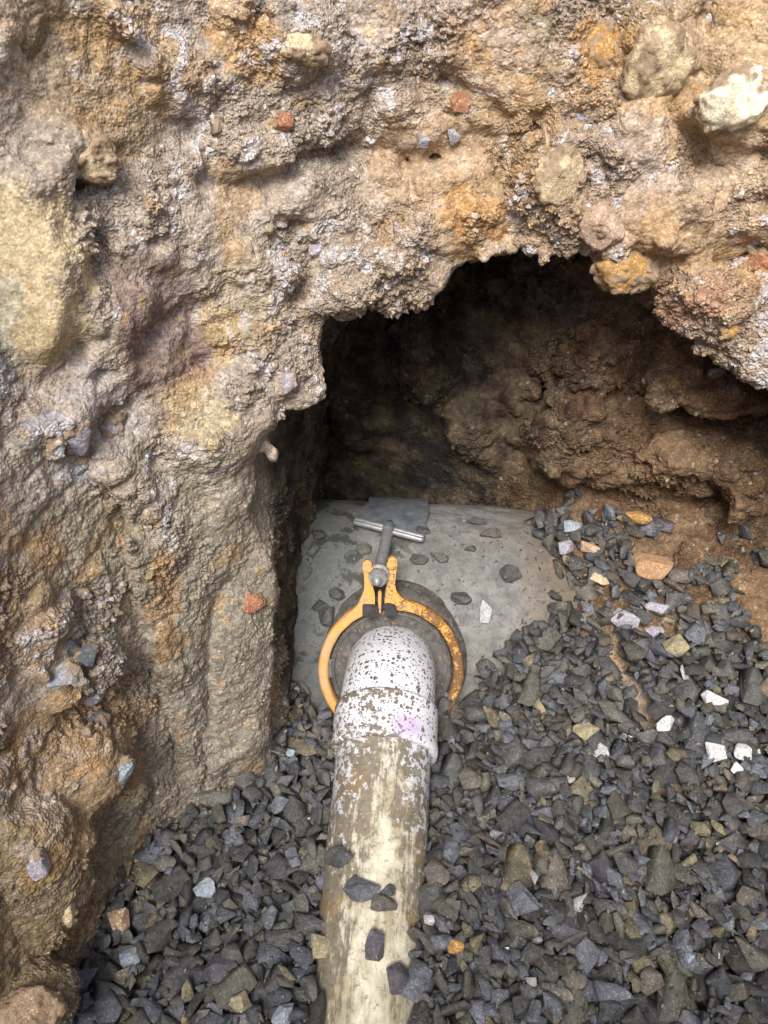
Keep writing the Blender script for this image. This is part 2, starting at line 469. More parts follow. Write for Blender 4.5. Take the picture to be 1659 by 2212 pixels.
fine_mask = dilate(fine_mask)
print('FINE FACES', fine_mask.sum(), 'of', len(tq))
def sub_mesh(mask):
    q = tq[mask]; u, inv = np.unique(q, return_inverse=True)
    return tv[u], inv.reshape(q.shape)
def grid_subsurf(me, lev):
    o = bpy.data.objects.new('tmp', me); COL.objects.link(o)
    md = o.modifiers.new('s', 'SUBSURF'); md.levels = lev; md.boundary_smooth = 'ALL'
    dg = bpy.context.evaluated_depsgraph_get(); ev = o.evaluated_get(dg)
    nm = bpy.data.meshes.new_from_object(ev)
    bpy.data.objects.remove(o)
    return nm

# ---- soil colours (what the earth is, with shade painted into the cave and lower left)
def zone(p, px, py, rx, ry, warp, soft=.16, surf=None):
    c = at_wall(px, py) if surf is None else surf
    t = (c - np.array([0, 0, CH])) @ CF
    q = p + warp * .022 - c
    u = q[:, 0] / (rx / FPX * t); v = (q @ CU) / (ry / FPX * t)
    k = (q @ CF) / .20
    r = np.sqrt(u * u + v * v + k * k)
    return 1 - sstep(1 - soft, 1 + soft, r)
ZN = [ # px, py, rx, ry, colour, amount, smooth clay?
 (200, 170, 140, 150, (.36, .27, .16), .7, .8), (50, 585, 102, 205, (.60, .49, .30), .97, 1.0), (20, 700, 60, 80, (.46, .44, .34), .75, 1.0),
 (110, 740, 60, 50, (.50, .40, .23), .8, 1.0),
 (350, 740, 62, 190, (.25, .18, .15), .85, .75), (420, 780, 25, 90, (.25, .17, .15), .6, .2), (450, 690, 42, 66, (.46, .34, .18), .8, .5), (540, 620, 60, 120, (.42, .35, .24), .6, .7),
 (300, 100, 120, 90, (.46, .28, .11), .4, 0), (560, 110, 70, 60, (.48, .27, .09), .6, 0), (1080, 110, 120, 110, (.40, .28, .17), .8, .8),
 (1150, 100, 50, 80, (.30, .26, .19), .6, .8), (960, 330, 160, 90, (.40, .27, .15), .5, .1), (1290, 120, 50, 50, (.40, .22, .07), .7, .5),
 (1040, 480, 70, 50, (.46, .26, .10), .7, .1), (1500, 640, 130, 60, (.42, .26, .15), .5, .1), (1460, 690, 60, 30, (.40, .20, .12), .5, .1),
 (1590, 560, 120, 60, (.36, .25, .13), .6, .4), (1640, 560, 40, 30, (.45, .13, .05), .9, .2), (1450, 500, 220, 70, (.44, .30, .17), .4, .1),
 (430, 900, 66, 60, (.46, .39, .24), .7, .6), (230, 900, 60, 90, (.40, .37, .35), .6, .3), (150, 960, 50, 50, (.43, .42, .45), .8, .2),
 (90, 1050, 70, 90, (.40, .36, .30), .7, .8), (180, 1180, 110, 120, (.32, .29, .215), .8, .8), (480, 1100, 110, 140, (.33, .295, .225), .85, .6),
 (470, 1330, 130, 190, (.29, .265, .21), .85, .6), (350, 1300, 30, 160, (.34, .22, .11), .7, .6), (480, 1560, 170, 170, (.27, .245, .20), .9, .6),
 (330, 1700, 130, 160, (.27, .245, .195), .9, .6), (130, 1600, 150, 90, (.38, .25, .13), .8, .3), (140, 1740, 130, 100, (.36, .25, .14), .8, .4),
 (60, 1950, 120, 250, (.27, .21, .125), .85, .3), (180, 2080, 60, 150, (.30, .22, .13), .7, .5), (20, 1300, 60, 240, (.34, .23, .14), .6, .1), (250, 1850, 40, 100, (.31, .26, .18), .7, .5),
 (1560, 200, 140, 120, (.46, .32, .16), .5, .1), (1420, 60, 140, 60, (.38, .27, .13), .5, .1),
 (700, 900, 500, 40, (.40, .30, .2), .0, 0),
]
def soil_colour(p):
    w3 = np.stack([fbm(p, .05, 3, .6, 1.1), fbm(p, .05, 3, .6, 5.1), fbm(p, .05, 3, .6, 8.1)], 1)
    n1 = fbm(p, .16, 3, .5, 2.)[:, None]; n2 = fbm(p, .035, 3, .6, 4.)[:, None]; n3 = vnoise(p, .006, 6.)[:, None]
    base = np.array([.44, .345, .255]) * np.ones((len(p), 1))
    base = base + n1 * np.array([-.02, .0, .03]) + n2 * np.array([.05, .04, .025])
    px, py, _ = proj(p)
    # upper left earth is greyer and paler, deep earth to the right more rust brown
    left = (1 - sstep(-.12, .12, p[:, 0]))[:, None] * sstep(.1, .5, p[:, 2])[:, None]
    base = base * (1 - .7 * left) + np.array([.41, .36, .30]) * .7 * left + n2 * .02
    low = ((1 - sstep(-.20, -.10, p[:, 0])) * (1 - sstep(.38, .62, p[:, 2] + .08 * w3[:, 1])))[:, None] * .85  # grey clay low on the left, darkened further for shade deep in the trench
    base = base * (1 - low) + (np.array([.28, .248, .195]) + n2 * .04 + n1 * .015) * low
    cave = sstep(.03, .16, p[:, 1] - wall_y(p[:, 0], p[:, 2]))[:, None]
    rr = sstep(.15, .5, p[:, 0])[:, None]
    cc = np.array([.058, .047, .033]) * (1 - rr) + np.array([.20, .130, .076]) * rr + n2 * np.array([.06, .05, .03])  # cave earth, its colour darkened to paint in the shade inside
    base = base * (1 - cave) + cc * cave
    clay = np.zeros(len(p))
    for (a, b, rx, ry, c, am, sm) in ZN:
        if am == 0: continue
        m = zone(p, a, b, rx, ry, w3) * am
        base = base * (1 - m[:, None]) + (np.array(c) + n2 * .03) * m[:, None]
        clay = np.maximum(clay, m * sm)
    # clay film elsewhere in random patches
    clay = np.maximum(clay, sstep(.0, .10, fbm(p, .085, 3, .5, 12.) + w3[:, 0] * .12) * .8)
    # white salt / mortar crumbs in clusters
    sp = sstep(.34, .50, fbm(p, .02, 3, .7, 15.) * .8 + fbm(p, .11, 2, .5, 21.) * .5)[:, None] * (1 - .8 * cave) * sstep(.15, .6, p[:, 2])[:, None]
    sp *= (1 - clay[:, None])
    base = base * (1 - .8 * sp) + np.array([.62, .60, .60]) * .8 * sp
    # ochre and rust stains
    oc = .4 * sstep(.45, .7, fbm(p, .06, 2, .5, 31.))[:, None] * (1 - .85 * cave)
    base = base * (1 - oc) + np.array([.45, .27, .10]) * oc
    base = base * (1 + .16 * n3)
    return np.clip(base, .02, .9), np.clip(clay, 0, 1)

mt = M('soil')
att = mt.n.new('ShaderNodeAttribute'); att.attribute_name = 'soil_colour'
oc_ = mt.co('Object')
fine = mt.noise(oc_, 420, 3, .7)
grain = mt.vor(oc_, 300)
med = mt.noise(oc_, 90, 4, .65)
colr = mt.mix(1.0, att.outputs['Color'], mt.ramp(med, [(.28, (.66, .64, .62)), (.55, (1.0, 1.0, 1.0)), (.8, (1.28, 1.26, 1.22))]), 'MULTIPLY')
spk = mt.vor(mt.co('Object', loc=(3, 1, 2)), 330, 'F1', 'Color')
spk_v = mt.n.new('ShaderNodeSeparateColor'); mt.l.new(spk, spk_v.inputs[0])
lit_ = mt.ramp(att.outputs['Color'], [(.10, 0.), (.25, 1.)])
gcell = mt.vor(mt.co('Object', loc=(9, 4, 5)), 380, 'F1', 'Color'); gs = mt.n.new('ShaderNodeSeparateColor'); mt.l.new(gcell, gs.inputs[0])
colr = mt.mix(1.0, colr, mt.ramp(gs.outputs[0], [(0., (.74, .73, .72)), (.6, (1., 1., 1.)), (1., (1.30, 1.28, 1.25))]), 'MULTIPLY')
colr = mt.mix(mt.math('MULTIPLY', lit_, mt.ramp(spk_v.outputs[0], [(.975, 0.), (.99, .6)])), colr, (.62, .57, .50))
colr = mt.mix(mt.ramp(spk_v.outputs[1], [(.97, 0.), (.99, .5)]), colr, (.14, .115, .09))
colr = mt.mix(mt.math('MULTIPLY', lit_, mt.ramp(spk_v.outputs[2], [(.96, 0.), (.98, .5)])), colr, (.48, .30, .13))
ca_ = mt.n.new('ShaderNodeAttribute'); ca_.attribute_name = 'clay'
st_ = mt.math('SUBTRACT', 1., mt.math('MULTIPLY', ca_.outputs['Fac'], .72))
b1 = mt.bump(med, .002, .5)
b2 = mt.bump(grain, .003, 1., b1)
b3 = mt.bump(fine, .0010, .6, b2)
for nd in mt.n:
    if nd.type == 'BUMP': mt.l.new(st_, nd.inputs['Strength'])
SOIL = mt.done(colr, b3, .95)

def detail_displace(me, amp=1.0, shift=0.):
    n = len(me.vertices)
    co = np.empty(n * 3, np.float32); me.vertices.foreach_get('co', co); co = co.reshape(-1, 3)
    no = np.empty(n * 3, np.float32); me.vertex_normals.foreach_get('vector', no); no = no.reshape(-1, 3)
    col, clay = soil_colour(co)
    rough = (1 - .93 * clay) * (.22 + 1.1 * sstep(-.5, .6, fbm(co, .075, 3, .55, 40.)))
    flat = (1 - .6 * sstep(.6, 1., -np.abs(no[:, 2]) + 1)) if False else 1.
    wp = co + np.stack([vnoise(co, .012, 50.), vnoise(co, .012, 53.), vnoise(co, .012, 57.)], 1) * .005
    h2, t2 = crumbs(wp, .0145, 3., tone=True); h3, t3 = crumbs(co, .0078, 11., tone=True); h4, t4 = crumbs(co, .0046, 17., tone=True)
    h = h2 * .50 + h3 * .85 + h4 * 1.0
    gt = 1 + ((t2 - .5) * .22 + (t3 - .5) * .34 + (t4 - .5) * .40) * (.35 + .65 * (1 - clay))
    col = col * gt[:, None]
    wg = ((t3 > .965) & (h3 > .001))[:, None] * (1 - .6 * clay[:, None]); col = col * (1 - .6 * wg) + np.array([.60, .56, .50]) * .6 * wg * np.clip(col[:, :1] / .25, 0, 1)
    yg = ((t2 > .955) & (h2 > .003))[:, None] * .5 * np.clip(col[:, :1] / .25 - .2, 0, 1); col = col * (1 - yg) + np.array([.50, .33, .15]) * yg * np.clip(col[:, :1] / .25, 0, 1)
    col = np.clip(col, .01, .9)
    h = h * rough + (clods(co, .024, 5., .18) * .65 + clods(co, .0125, 9., .2) * .45) * (1 - .55 * clay) * (1 - .9 * (clay > .88))
    # cracks
    cr = 1 - sstep(.0, .10, np.abs(fbm(co * np.array([.6, 1, 1.5], np.float32), .05, 3, .55, 61.)))
    h = h - cr * .0022 * (1 - clay) * sstep(.25, .6, fbm(co, .12, 2, .5, 66.))
    h = h + fbm(co, .012, 2, .6, 70.) * .0010 * (1 - .7 * clay)
    # vertical scrape marks of the digger in smooth clay
    h = h + fbm(co * np.array([1, 1, .12], np.float32), .010, 2, .6, 75.) * .0011 * clay
    co2 = co + no * (h * amp + shift)[:, None]
    me.vertices.foreach_set('co', co2.ravel())
    ac = me.attributes.new('clay', 'FLOAT', 'POINT'); ac.data.foreach_set('value', clay.astype(np.float32))
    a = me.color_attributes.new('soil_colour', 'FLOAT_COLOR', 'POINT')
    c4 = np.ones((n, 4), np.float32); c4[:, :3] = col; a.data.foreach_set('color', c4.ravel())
    me.update()

# near = fine mesh
v_, q_ = sub_mesh(fine_mask)
base_me = np_mesh('terrain', v_, q_)
bvh = allbvh
fine_me = grid_subsurf(base_me, 3); print('FINE VERTS', len(fine_me.vertices))
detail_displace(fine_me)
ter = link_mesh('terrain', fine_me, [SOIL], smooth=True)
tag(ter, kind='structure')
v2, q2 = sub_mesh(dilate(~fine_mask))
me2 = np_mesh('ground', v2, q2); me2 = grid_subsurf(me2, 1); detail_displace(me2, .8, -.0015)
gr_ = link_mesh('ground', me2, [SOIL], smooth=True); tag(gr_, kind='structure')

def hit(px, py):
    d = Vector(ray(px, py)).normalized()
    r = bvh.ray_cast(Vector((0, 0, CH)), d)
    if r[0] is None: return None
    return np.array(r[0]), np.array(r[1])

# ---- rest of the trench (unseen, behind and beside the camera; built high to darken the cave) and the ground above it
def slab_wall(name, pts, z0, z1, lean, nrm):
    bm = bmesh.new(); N = 40; K = 24
    P = [Vector(p) for p in pts]
    rows = []
    for k in range(K + 1):
        z = z0 + (z1 - z0) * k / K; row = []
        for i in range(N + 1):
            f = i / N * (len(P) - 1); a = min(int(f), len(P) - 2); q = P[a].lerp(P[a + 1], f - a)
            q = Vector((q.x, q.y, 0)) + Vector(nrm) * (lean * (z - z0))
            q.z = z
            row.append(q)
        rows.append(row)
    vs = np.array([[c[:] for c in r] for r in rows]).reshape(-1, 3)
    n = fbm(vs, .2, 3) * .05
    vs = vs + np.array(nrm)[None] * n[:, None]
    me = np_mesh(name, vs, np.array([[k * (N + 1) + i, k * (N + 1) + i + 1, (k + 1) * (N + 1) + i + 1, (k + 1) * (N + 1) + i] for k in range(K) for i in range(N)]))
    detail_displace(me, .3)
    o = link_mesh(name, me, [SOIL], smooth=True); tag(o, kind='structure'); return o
slab_wall('bank', [(-.95, -.1, 0), (-.95, -.4, 0), (-.6, -.62, 0), (0, -.66, 0), (.7, -.62, 0), (1.0, -.3, 0), (1.05, .3, 0), (1.0, .7, 0)], -.3, 1.75, .12, (0, -.5, 0))

# ================================================================== geometry makers
def rot_to(d):
    return Vector(d).normalized().to_track_quat('Z', 'Y').to_matrix().to_4x4()
def lathe(bm, prof, seg=96, mat=Matrix(), a0=0., a1=math.tau, mi=0):
    """prof: list of (r, z); revolved about Z"""
    full = abs(a1 - a0 - math.tau) < 1e-4
    n = seg if full else seg + 1
    rings = []
    for r, z in prof:
        rings.append([bm.verts.new(mat @ Vector((r * math.cos(a0 + (a1 - a0) * i / seg), r * math.sin(a0 + (a1 - a0) * i / seg), z))) for i in range(n)])
    for a, b in zip(rings, rings[1:]):
        for i in range(seg):
            j = (i + 1) % n
            try:
                f = bm.faces.new((a[i], a[j], b[j], b[i])); f.material_index = mi; f.smooth = True
            except ValueError: pass
    return rings
def tube(bm, pts, radii, seg=48, cap=True, up=Vector((1, 0, 0))):
    rings = []
    for i, p in enumerate(pts):
        p = Vector(p)
        a = Vector(pts[max(i - 1, 0)]); b = Vector(pts[min(i + 1, len(pts) - 1)])
        t = (b - a).normalized(); s = up - t * up.dot(t); s.normalize(); c = t.cross(s)
        rings.append([bm.verts.new(p + (s * math.cos(q) + c * math.sin(q)) * radii[i]) for q in [math.tau * k / seg for k in range(seg)]])
    for a, b in zip(rings, rings[1:]):
        for i in range(seg):
            f = bm.faces.new((a[i], a[(i + 1) % seg], b[(i + 1) % seg], b[i])); f.smooth = True
    if cap:
        bm.faces.new(rings[0][::-1]); bm.faces.new(rings[-1])
    bmesh.ops.recalc_face_normals(bm, faces=bm.faces)
    return rings
def prism(bm, poly, z0, z1, mat=Matrix(), bev=.002):
    """poly: 2D outline in x,y, extruded z0..z1"""
    a = [bm.verts.new(mat @ Vector((x, y, z0))) for x, y in poly]
    b = [bm.verts.new(mat @ Vector((x, y, z1))) for x, y in poly]
    n = len(poly); fs = [bm.faces.new(a[::-1]), bm.faces.new(b)]
    for i in range(n): fs.append(bm.faces.new((a[i], a[(i + 1) % n], b[(i + 1) % n], b[i])))
    bmesh.ops.recalc_face_normals(bm, faces=fs)
    if bev:
        es = list({e for f in fs for e in f.edges})
        bmesh.ops.bevel(bm, geom=es, offset=bev, segments=2, affect='EDGES', clamp_overlap=True)
def wobble(bm, amp, s, off=0.):
    P = np.array([v.co[:] for v in bm.verts]); n = np.stack([fbm(P, s, 2, .5, off + k * 3.7) for k in range(3)], 1) * amp
    for v, d in zip(bm.verts, n): v.co += Vector(d)

# ================================================================== materials of the made things
def mat_concrete():
    m = M('aged concrete'); c = m.co('Object')
    n1 = m.noise(c, 9, 5, .6); n2 = m.noise(m.co('Object', loc=(4, 2, 7)), 38, 5, .65); n3 = m.noise(c, 260, 3, .6)
    col = m.mix(m.ramp(n2, [(.40, 0.), (.62, 1.)]), (.16, .163, .16), (.29, .288, .272))
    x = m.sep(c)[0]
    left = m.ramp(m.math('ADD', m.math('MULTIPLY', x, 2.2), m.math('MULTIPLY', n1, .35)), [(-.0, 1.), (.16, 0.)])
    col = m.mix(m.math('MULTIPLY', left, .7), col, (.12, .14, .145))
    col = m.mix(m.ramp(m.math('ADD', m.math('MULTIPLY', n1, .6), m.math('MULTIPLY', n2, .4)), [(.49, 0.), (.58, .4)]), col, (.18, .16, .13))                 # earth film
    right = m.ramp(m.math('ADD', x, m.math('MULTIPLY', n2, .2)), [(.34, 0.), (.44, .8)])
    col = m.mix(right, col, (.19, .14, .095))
    w = m.noise(m.co('Object', loc=(1, 9, 3)), 17, 4, .6, .4)
    wl = m.ramp(w, [(.52, 0.), (.57, 1.)])
    near = m.ramp(x, [(.0, 1.), (.12, .25)])
    wet = m.math('MULTIPLY', wl, near)
    col = m.mix(m.math('MULTIPLY', wet, .85), col, (.05, .055, .045))
    d = m.vor(c, 140); dots = m.ramp(d, [(.12, 1.), (.22, 0.)])
    dm = m.math('MULTIPLY', dots, m.ramp(n2, [(.42, 0.), (.52, .85)]))
    col = m.mix(dm, col, (.06, .055, .05))
    col = m.mix(m.ramp(m.noise(m.co('Object', loc=(2, 6, 6)), 120, 5, .8), [(.55, 0.), (.66, .55)]), col, (.10, .09, .07))
    return m.done(col, m.bump(n3, .001, .6, m.bump(n2, .006, .8)), m.mix(wet, (.92,) * 3, (.7,) * 3))
def mat_orange():
    m = M('orange coated iron'); c = m.co('Object')
    n = m.noise(c, 70, 6, .7); n2 = m.noise(m.co('Object', loc=(5, 5, 1)), 240, 4, .7); n0 = m.noise(c, 14, 3, .5)
    x = m.sep(c)[0]
    col = m.mix(m.ramp(n0, [(.35, 0.), (.65, 1.)]), (.74, .37, .075), (.64, .38, .15))
    bias = m.math('MULTIPLY', x, .65)
    rust = m.ramp(m.math('ADD', m.math('ADD', m.math('MULTIPLY', n, .6), m.math('MULTIPLY', n2, .45)), bias), [(.545, 0.), (.585, 1.)])
    col = m.mix(m.math('MULTIPLY', rust, .85), col, (.13, .065, .035))
    pale = m.ramp(m.math('ADD', n, m.math('MULTIPLY', x, -.8)), [(.54, 0.), (.66, .6)])
    col = m.mix(pale, col, (.60, .42, .30))
    return m.done(col, m.bump(n2, .0012, .6, m.bump(n, .002, .5)), m.mix(rust, (.5,) * 3, (.9,) * 3))
def mat_rubber():
    m = M('dusty dark rubber'); c = m.co('Object')
    n = m.noise(c, 60, 5, .7); n2 = m.noise(c, 300, 3, .7); v = m.vor(c, 230, 'F1', 'Color')
    s = m.n.new('ShaderNodeSeparateColor'); m.l.new(v, s.inputs[0])
    col = m.mix(m.ramp(n, [(.35, 0.), (.7, 1.)]), (.055, .055, .052), (.15, .14, .13))
    col = m.mix(m.ramp(s.outputs[0], [(.86, 0.), (.93, .7)]), col, (.22, .17, .13))
    return m.done(col, m.bump(n2, .001, .6), .8)
def mat_steel(name, a, b, rough=.5, metal=.6, sc=80):
    m = M(name); c = m.co('Object')
    n = m.noise(c, sc, 5, .7); n2 = m.noise(m.co('Object', (1, .25, 1)), sc * 4, 3, .6)
    col = m.mix(m.ramp(n, [(.35, 0.), (.68, 1.)]), a, b)
    return m.done(col, m.bump(n2, .0008, .6, m.bump(n, .0015, .4)), rough, metal)
def dots(m, c, sc, lo, hi, seed):
    mp = m.n.new('ShaderNodeMapping'); m.l.new(c, mp.inputs[0]); mp.inputs['Location'].default_value = (seed, seed * 2, seed * 3)
    wn = m.n.new('ShaderNodeTexNoise'); m.l.new(mp.outputs[0], wn.inputs[0]); wn.inputs['Scale'].default_value = 90
    add = m.n.new('ShaderNodeMix'); add.data_type = 'VECTOR'; add.inputs[0].default_value = .004
    m.l.new(mp.outputs[0], add.inputs[4]); m.l.new(wn.outputs['Color'], add.inputs[5])
    t = m.n.new('ShaderNodeTexVoronoi'); m.l.new(add.outputs[1], t.inputs[0]); t.inputs['Scale'].default_value = sc
    s = m.n.new('ShaderNodeSeparateColor'); m.l.new(t.outputs['Color'], s.inputs[0])
    rad = m.math('ADD', m.math('MULTIPLY', m.math('POWER', s.outputs[0], 2.0), hi), lo)
    return m.ramp(m.math('SUBTRACT', rad, t.outputs['Distance']), [(.0, 0.), (.05, 1.)])
def mat_white(kind):
    m = M('white pipe coating ' + kind); c = m.co('Object')
    n = m.noise(c, 28, 5, .65); n2 = m.noise(m.co('Object', loc=(2, 8, 1)), 110, 5, .75)
    n3 = m.noise(c, 500, 3, .6)
    white = m.mix(m.ramp(n, [(.3, 0.), (.7, 1.)]), (.74, .76, .82), (.80, .80, .84))
    dirt = m.mix(m.ramp(n2, [(.3, 0.), (.7, 1.)]), (.13, .115, .085), (.25, .21, .16))
    d1 = dots(m, c, 115, .12, .30, 1.3); d2 = dots(m, c, 62, -.08, .36, 4.1); d3 = dots(m, c, 190, .10, .32, 2.7)
    d4 = dots(m, c, 110, .16, .28, 6.9); d = m.math('MAXIMUM', m.math('MAXIMUM', m.math('MAXIMUM', d1, d2), d3), d4)
    x, y, z = m.sep(c)
    if kind == 'elbow':
        patch = m.ramp(m.math('ADD', m.math('MULTIPLY', n2, .6), m.math('MULTIPLY', n, .4)), [(.595, 0.), (.61, 1.)])
        mask = m.math('MAXIMUM', d, patch)
        col = m.mix(mask, white, m.mix(.5, dirt, (.10, .105, .09)))
    elif kind == 'coupling':
        # paint worn away near the shoulder and the lip, least on the right flank
        edge = m.math('ABSOLUTE', m.math('SUBTRACT', y, .030))
        wear = m.math('ADD', m.math('MULTIPLY', n2, .75), m.math('MULTIPLY', n, .5))
        wear = m.math('ADD', wear, m.math('MULTIPLY', edge, 1.6))
        wear = m.math('SUBTRACT', wear, m.math('MULTIPLY', m.math('MAXIMUM', x, 0.), 2.4))
        patch = m.ramp(wear, [(.665, 0.), (.675, 1.)])
        col = m.mix(m.math('MAXIMUM', d, patch), white, dirt)
        # purple primer smear
        px = m.math('SUBTRACT', x, .035); py = m.math('SUBTRACT', y, .012)
        r = m.math('SQRT', m.math('ADD', m.math('MULTIPLY', px, px), m.math('MULTIPLY', m.math('MULTIPLY', py, py), 1.4)))
        pm = m.ramp(m.math('ADD', r, m.math('MULTIPLY', n2, .040)), [(.036, .55), (.042, .28), (.055, 0.)])
        col = m.mix(m.math('MULTIPLY', pm, m.math('SUBTRACT', 1., m.math('MULTIPLY', d, .8))), col, (.50, .32, .66))
        lf = m.math('MULTIPLY', m.ramp(m.math('ADD', x, m.math('MULTIPLY', n, .03)), [(-.0, 0.), (.0, 0.)]), 0.)
    else:
        # muddy brown barrel; white flecks near the coupling and along the flanks, ivory scrapes on top
        mud = m.mix(m.ramp(n2, [(.3, 0.), (.7, 1.)]), (.15, .132, .10), (.31, .27, .20))
        och = m.ramp(m.noise(m.co('Object', loc=(7, 7, 7)), 16, 4, .6), [(.54, 0.), (.64, .6)])
        mud = m.mix(och, mud, (.33, .22, .09))
        ax = m.math('ABSOLUTE', x)
        fl = m.math('ADD', m.math('MULTIPLY', n2, .8), m.math('MULTIPLY', m.noise(m.co('Object', loc=(1, 1, 5)), 55, 4, .7), .5))
        fl = m.math('ADD', fl, m.math('MULTIPLY', ax, 1.9))
        fl = m.math('ADD', fl, m.math('MULTIPLY', m.math('ADD', y, .05), .55))
        flecks = m.ramp(fl, [(.765, 0.), (.78, 1.)])
        st = m.noise(m.co('Object', (1, .10, 1)), 120, 5, .7, .3)
        st2 = m.noise(m.co('Object', (1, .45, 1)), 45, 5, .7, .5)
        xc = m.math('SUBTRACT', x, .012)
        prof = m.math('MULTIPLY', m.math('ABSOLUTE', xc), -4.2)
        al = m.math('MULTIPLY', m.math('ADD', y, .05), -.95)
        al = m.math('MINIMUM', al, .24)
        blot = m.math('MULTIPLY', m.math('SUBTRACT', m.noise(m.co('Object', (1, .7, 1), (8, 1, 2)), 26, 5, .75), .5), .9)
        iv = m.math('ADD', m.math('ADD', m.math('MULTIPLY', st, .75), m.math('MULTIPLY', st2, .55)), m.math('ADD', m.math('ADD', prof, al), blot))
        ivory = m.ramp(iv, [(.60, 0.), (.67, .6), (.82, 1.)])
        col = m.mix(ivory, mud, m.mix(m.ramp(st2, [(.4, 0.), (.62, 1.)]), (.46, .41, .27), (.74, .70, .56)))
        col = m.mix(m.math('MULTIPLY', flecks, .95), col, (.66, .68, .73))
        sm = m.ramp(m.noise(m.co('Object', loc=(3, 3, 0)), 90, 6, .8), [(.54, 0.), (.64, .75)])
        col = m.mix(sm, col, (.15, .115, .075))
    bm_ = m.bump(n3, .0006, .5, m.bump(n2, .0015, .5))
    return m.done(col, bm_, .55)
CONC, ORNG, RUBB = mat_concrete(), mat_orange(), mat_rubber()
GALV = mat_steel('galvanised steel', (.30, .31, .32), (.48, .49, .50), .5, .5)
STRP = mat_steel('dull lead grey steel', (.10, .115, .135), (.23, .25, .27), .6, .3, 50)
BLCK = mat_steel('black rubber block', (.03, .03, .03), (.07, .065, .06), .8, .0)

# ================================================================== big buried pipe
bm = bmesh.new()
lathe(bm, [(MR, -1.1), (MR, -.02), (MR, .3), (MR, 1.1)], 256)
bmesh.ops.subdivide_edges(bm, edges=[e for e in bm.edges if abs(e.verts[0].co.z - e.verts[1].co.z) > .1], cuts=40)
bmesh.ops.transform(bm, matrix=Matrix.Rotation(math.radians(90), 4, 'Y'), verts=bm.verts)
wobble(bm, .0015, .05)
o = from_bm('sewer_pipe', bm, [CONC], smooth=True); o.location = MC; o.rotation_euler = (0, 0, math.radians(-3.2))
tag(o, 'large grey concrete sewer pipe crossing the cave under the orange clamp', 'pipe')
MAINROT = Matrix.Rotation(math.radians(-3.2), 4, 'Z')
def on_main(ang, x, off=0.):
    """ang measured from straight up toward the camera"""
    r = MR + off
    return Vector(MC) + MAINROT @ Vector((x, -math.sin(ang) * r, math.cos(ang) * r))
def hit_main(px, py):
    d = ray(px, py); o_ = np.array([0, 0, CH]) - MC
    a = math.radians(3.2); c, s_ = math.cos(a), math.sin(a)
    rz = np.array([[c, -s_, 0], [s_, c, 0], [0, 0, 1]])
    d2, o2 = rz @ d, rz @ o_
    A = d2[1] ** 2 + d2[2] ** 2; B = d2[1] * o2[1] + d2[2] * o2[2]; Cc = o2[1] ** 2 + o2[2] ** 2 - MR ** 2
    D = B * B - A * Cc
    t = (-B - math.sqrt(max(D, 0))) / A
    q = o2 + d2 * t
    return q[0], math.atan2(-q[1], q[2])

# ================================================================== saddle clamp
clamp = empty('pipe_clamp', tuple(SAD_C))
tag(clamp, 'rusty orange clamp ring with steel strap bolt round the pipe elbow', 'pipe clamp')
FR = Matrix(((1, 0, 0), (0, .7071, -.7071), (0, .7071, .7071))).to_4x4()      # local x, y (up the disc), z (out of it)
def part(name, bm, mats, parent=clamp, smooth=False):
    o = from_bm(name, bm, mats, parent, smooth); return o
clamp.rotation_euler = FR.to_euler()
# flange body and gasket behind the ring
bm = bmesh.new()
lathe(bm, [(.10, -.13), (.146, -.13), (.148, -.075), (.146, -.062), (.140, -.056), (.136, -.030), (.128, -.022), (.100, -.020)], 128)
bmesh.ops.translate(bm, vec=(.007, .004, 0), verts=bm.verts); wobble(bm, .0012, .03)
part('flange', bm, [RUBB], smooth=True)
bm = bmesh.new()
lathe(bm, [(.112, -.04), (.112, -.006), (.1095, -.002), (.107, -.003), (.105, -.009), (.102, -.010), (.085, -.010), (.05, -.006)], 128)
wobble(bm, .0006, .02, 5.)
part('gasket', bm, [RUBB], smooth=True)
bm = bmesh.new()
lathe(bm, [(.1045, -.006), (.1055, -.0035), (.1065, -.005)], 128)
part('gasket_rim', bm, [mat_steel('worn steel rim', (.16, .15, .13), (.32, .29, .25), .45, .5)], smooth=True)
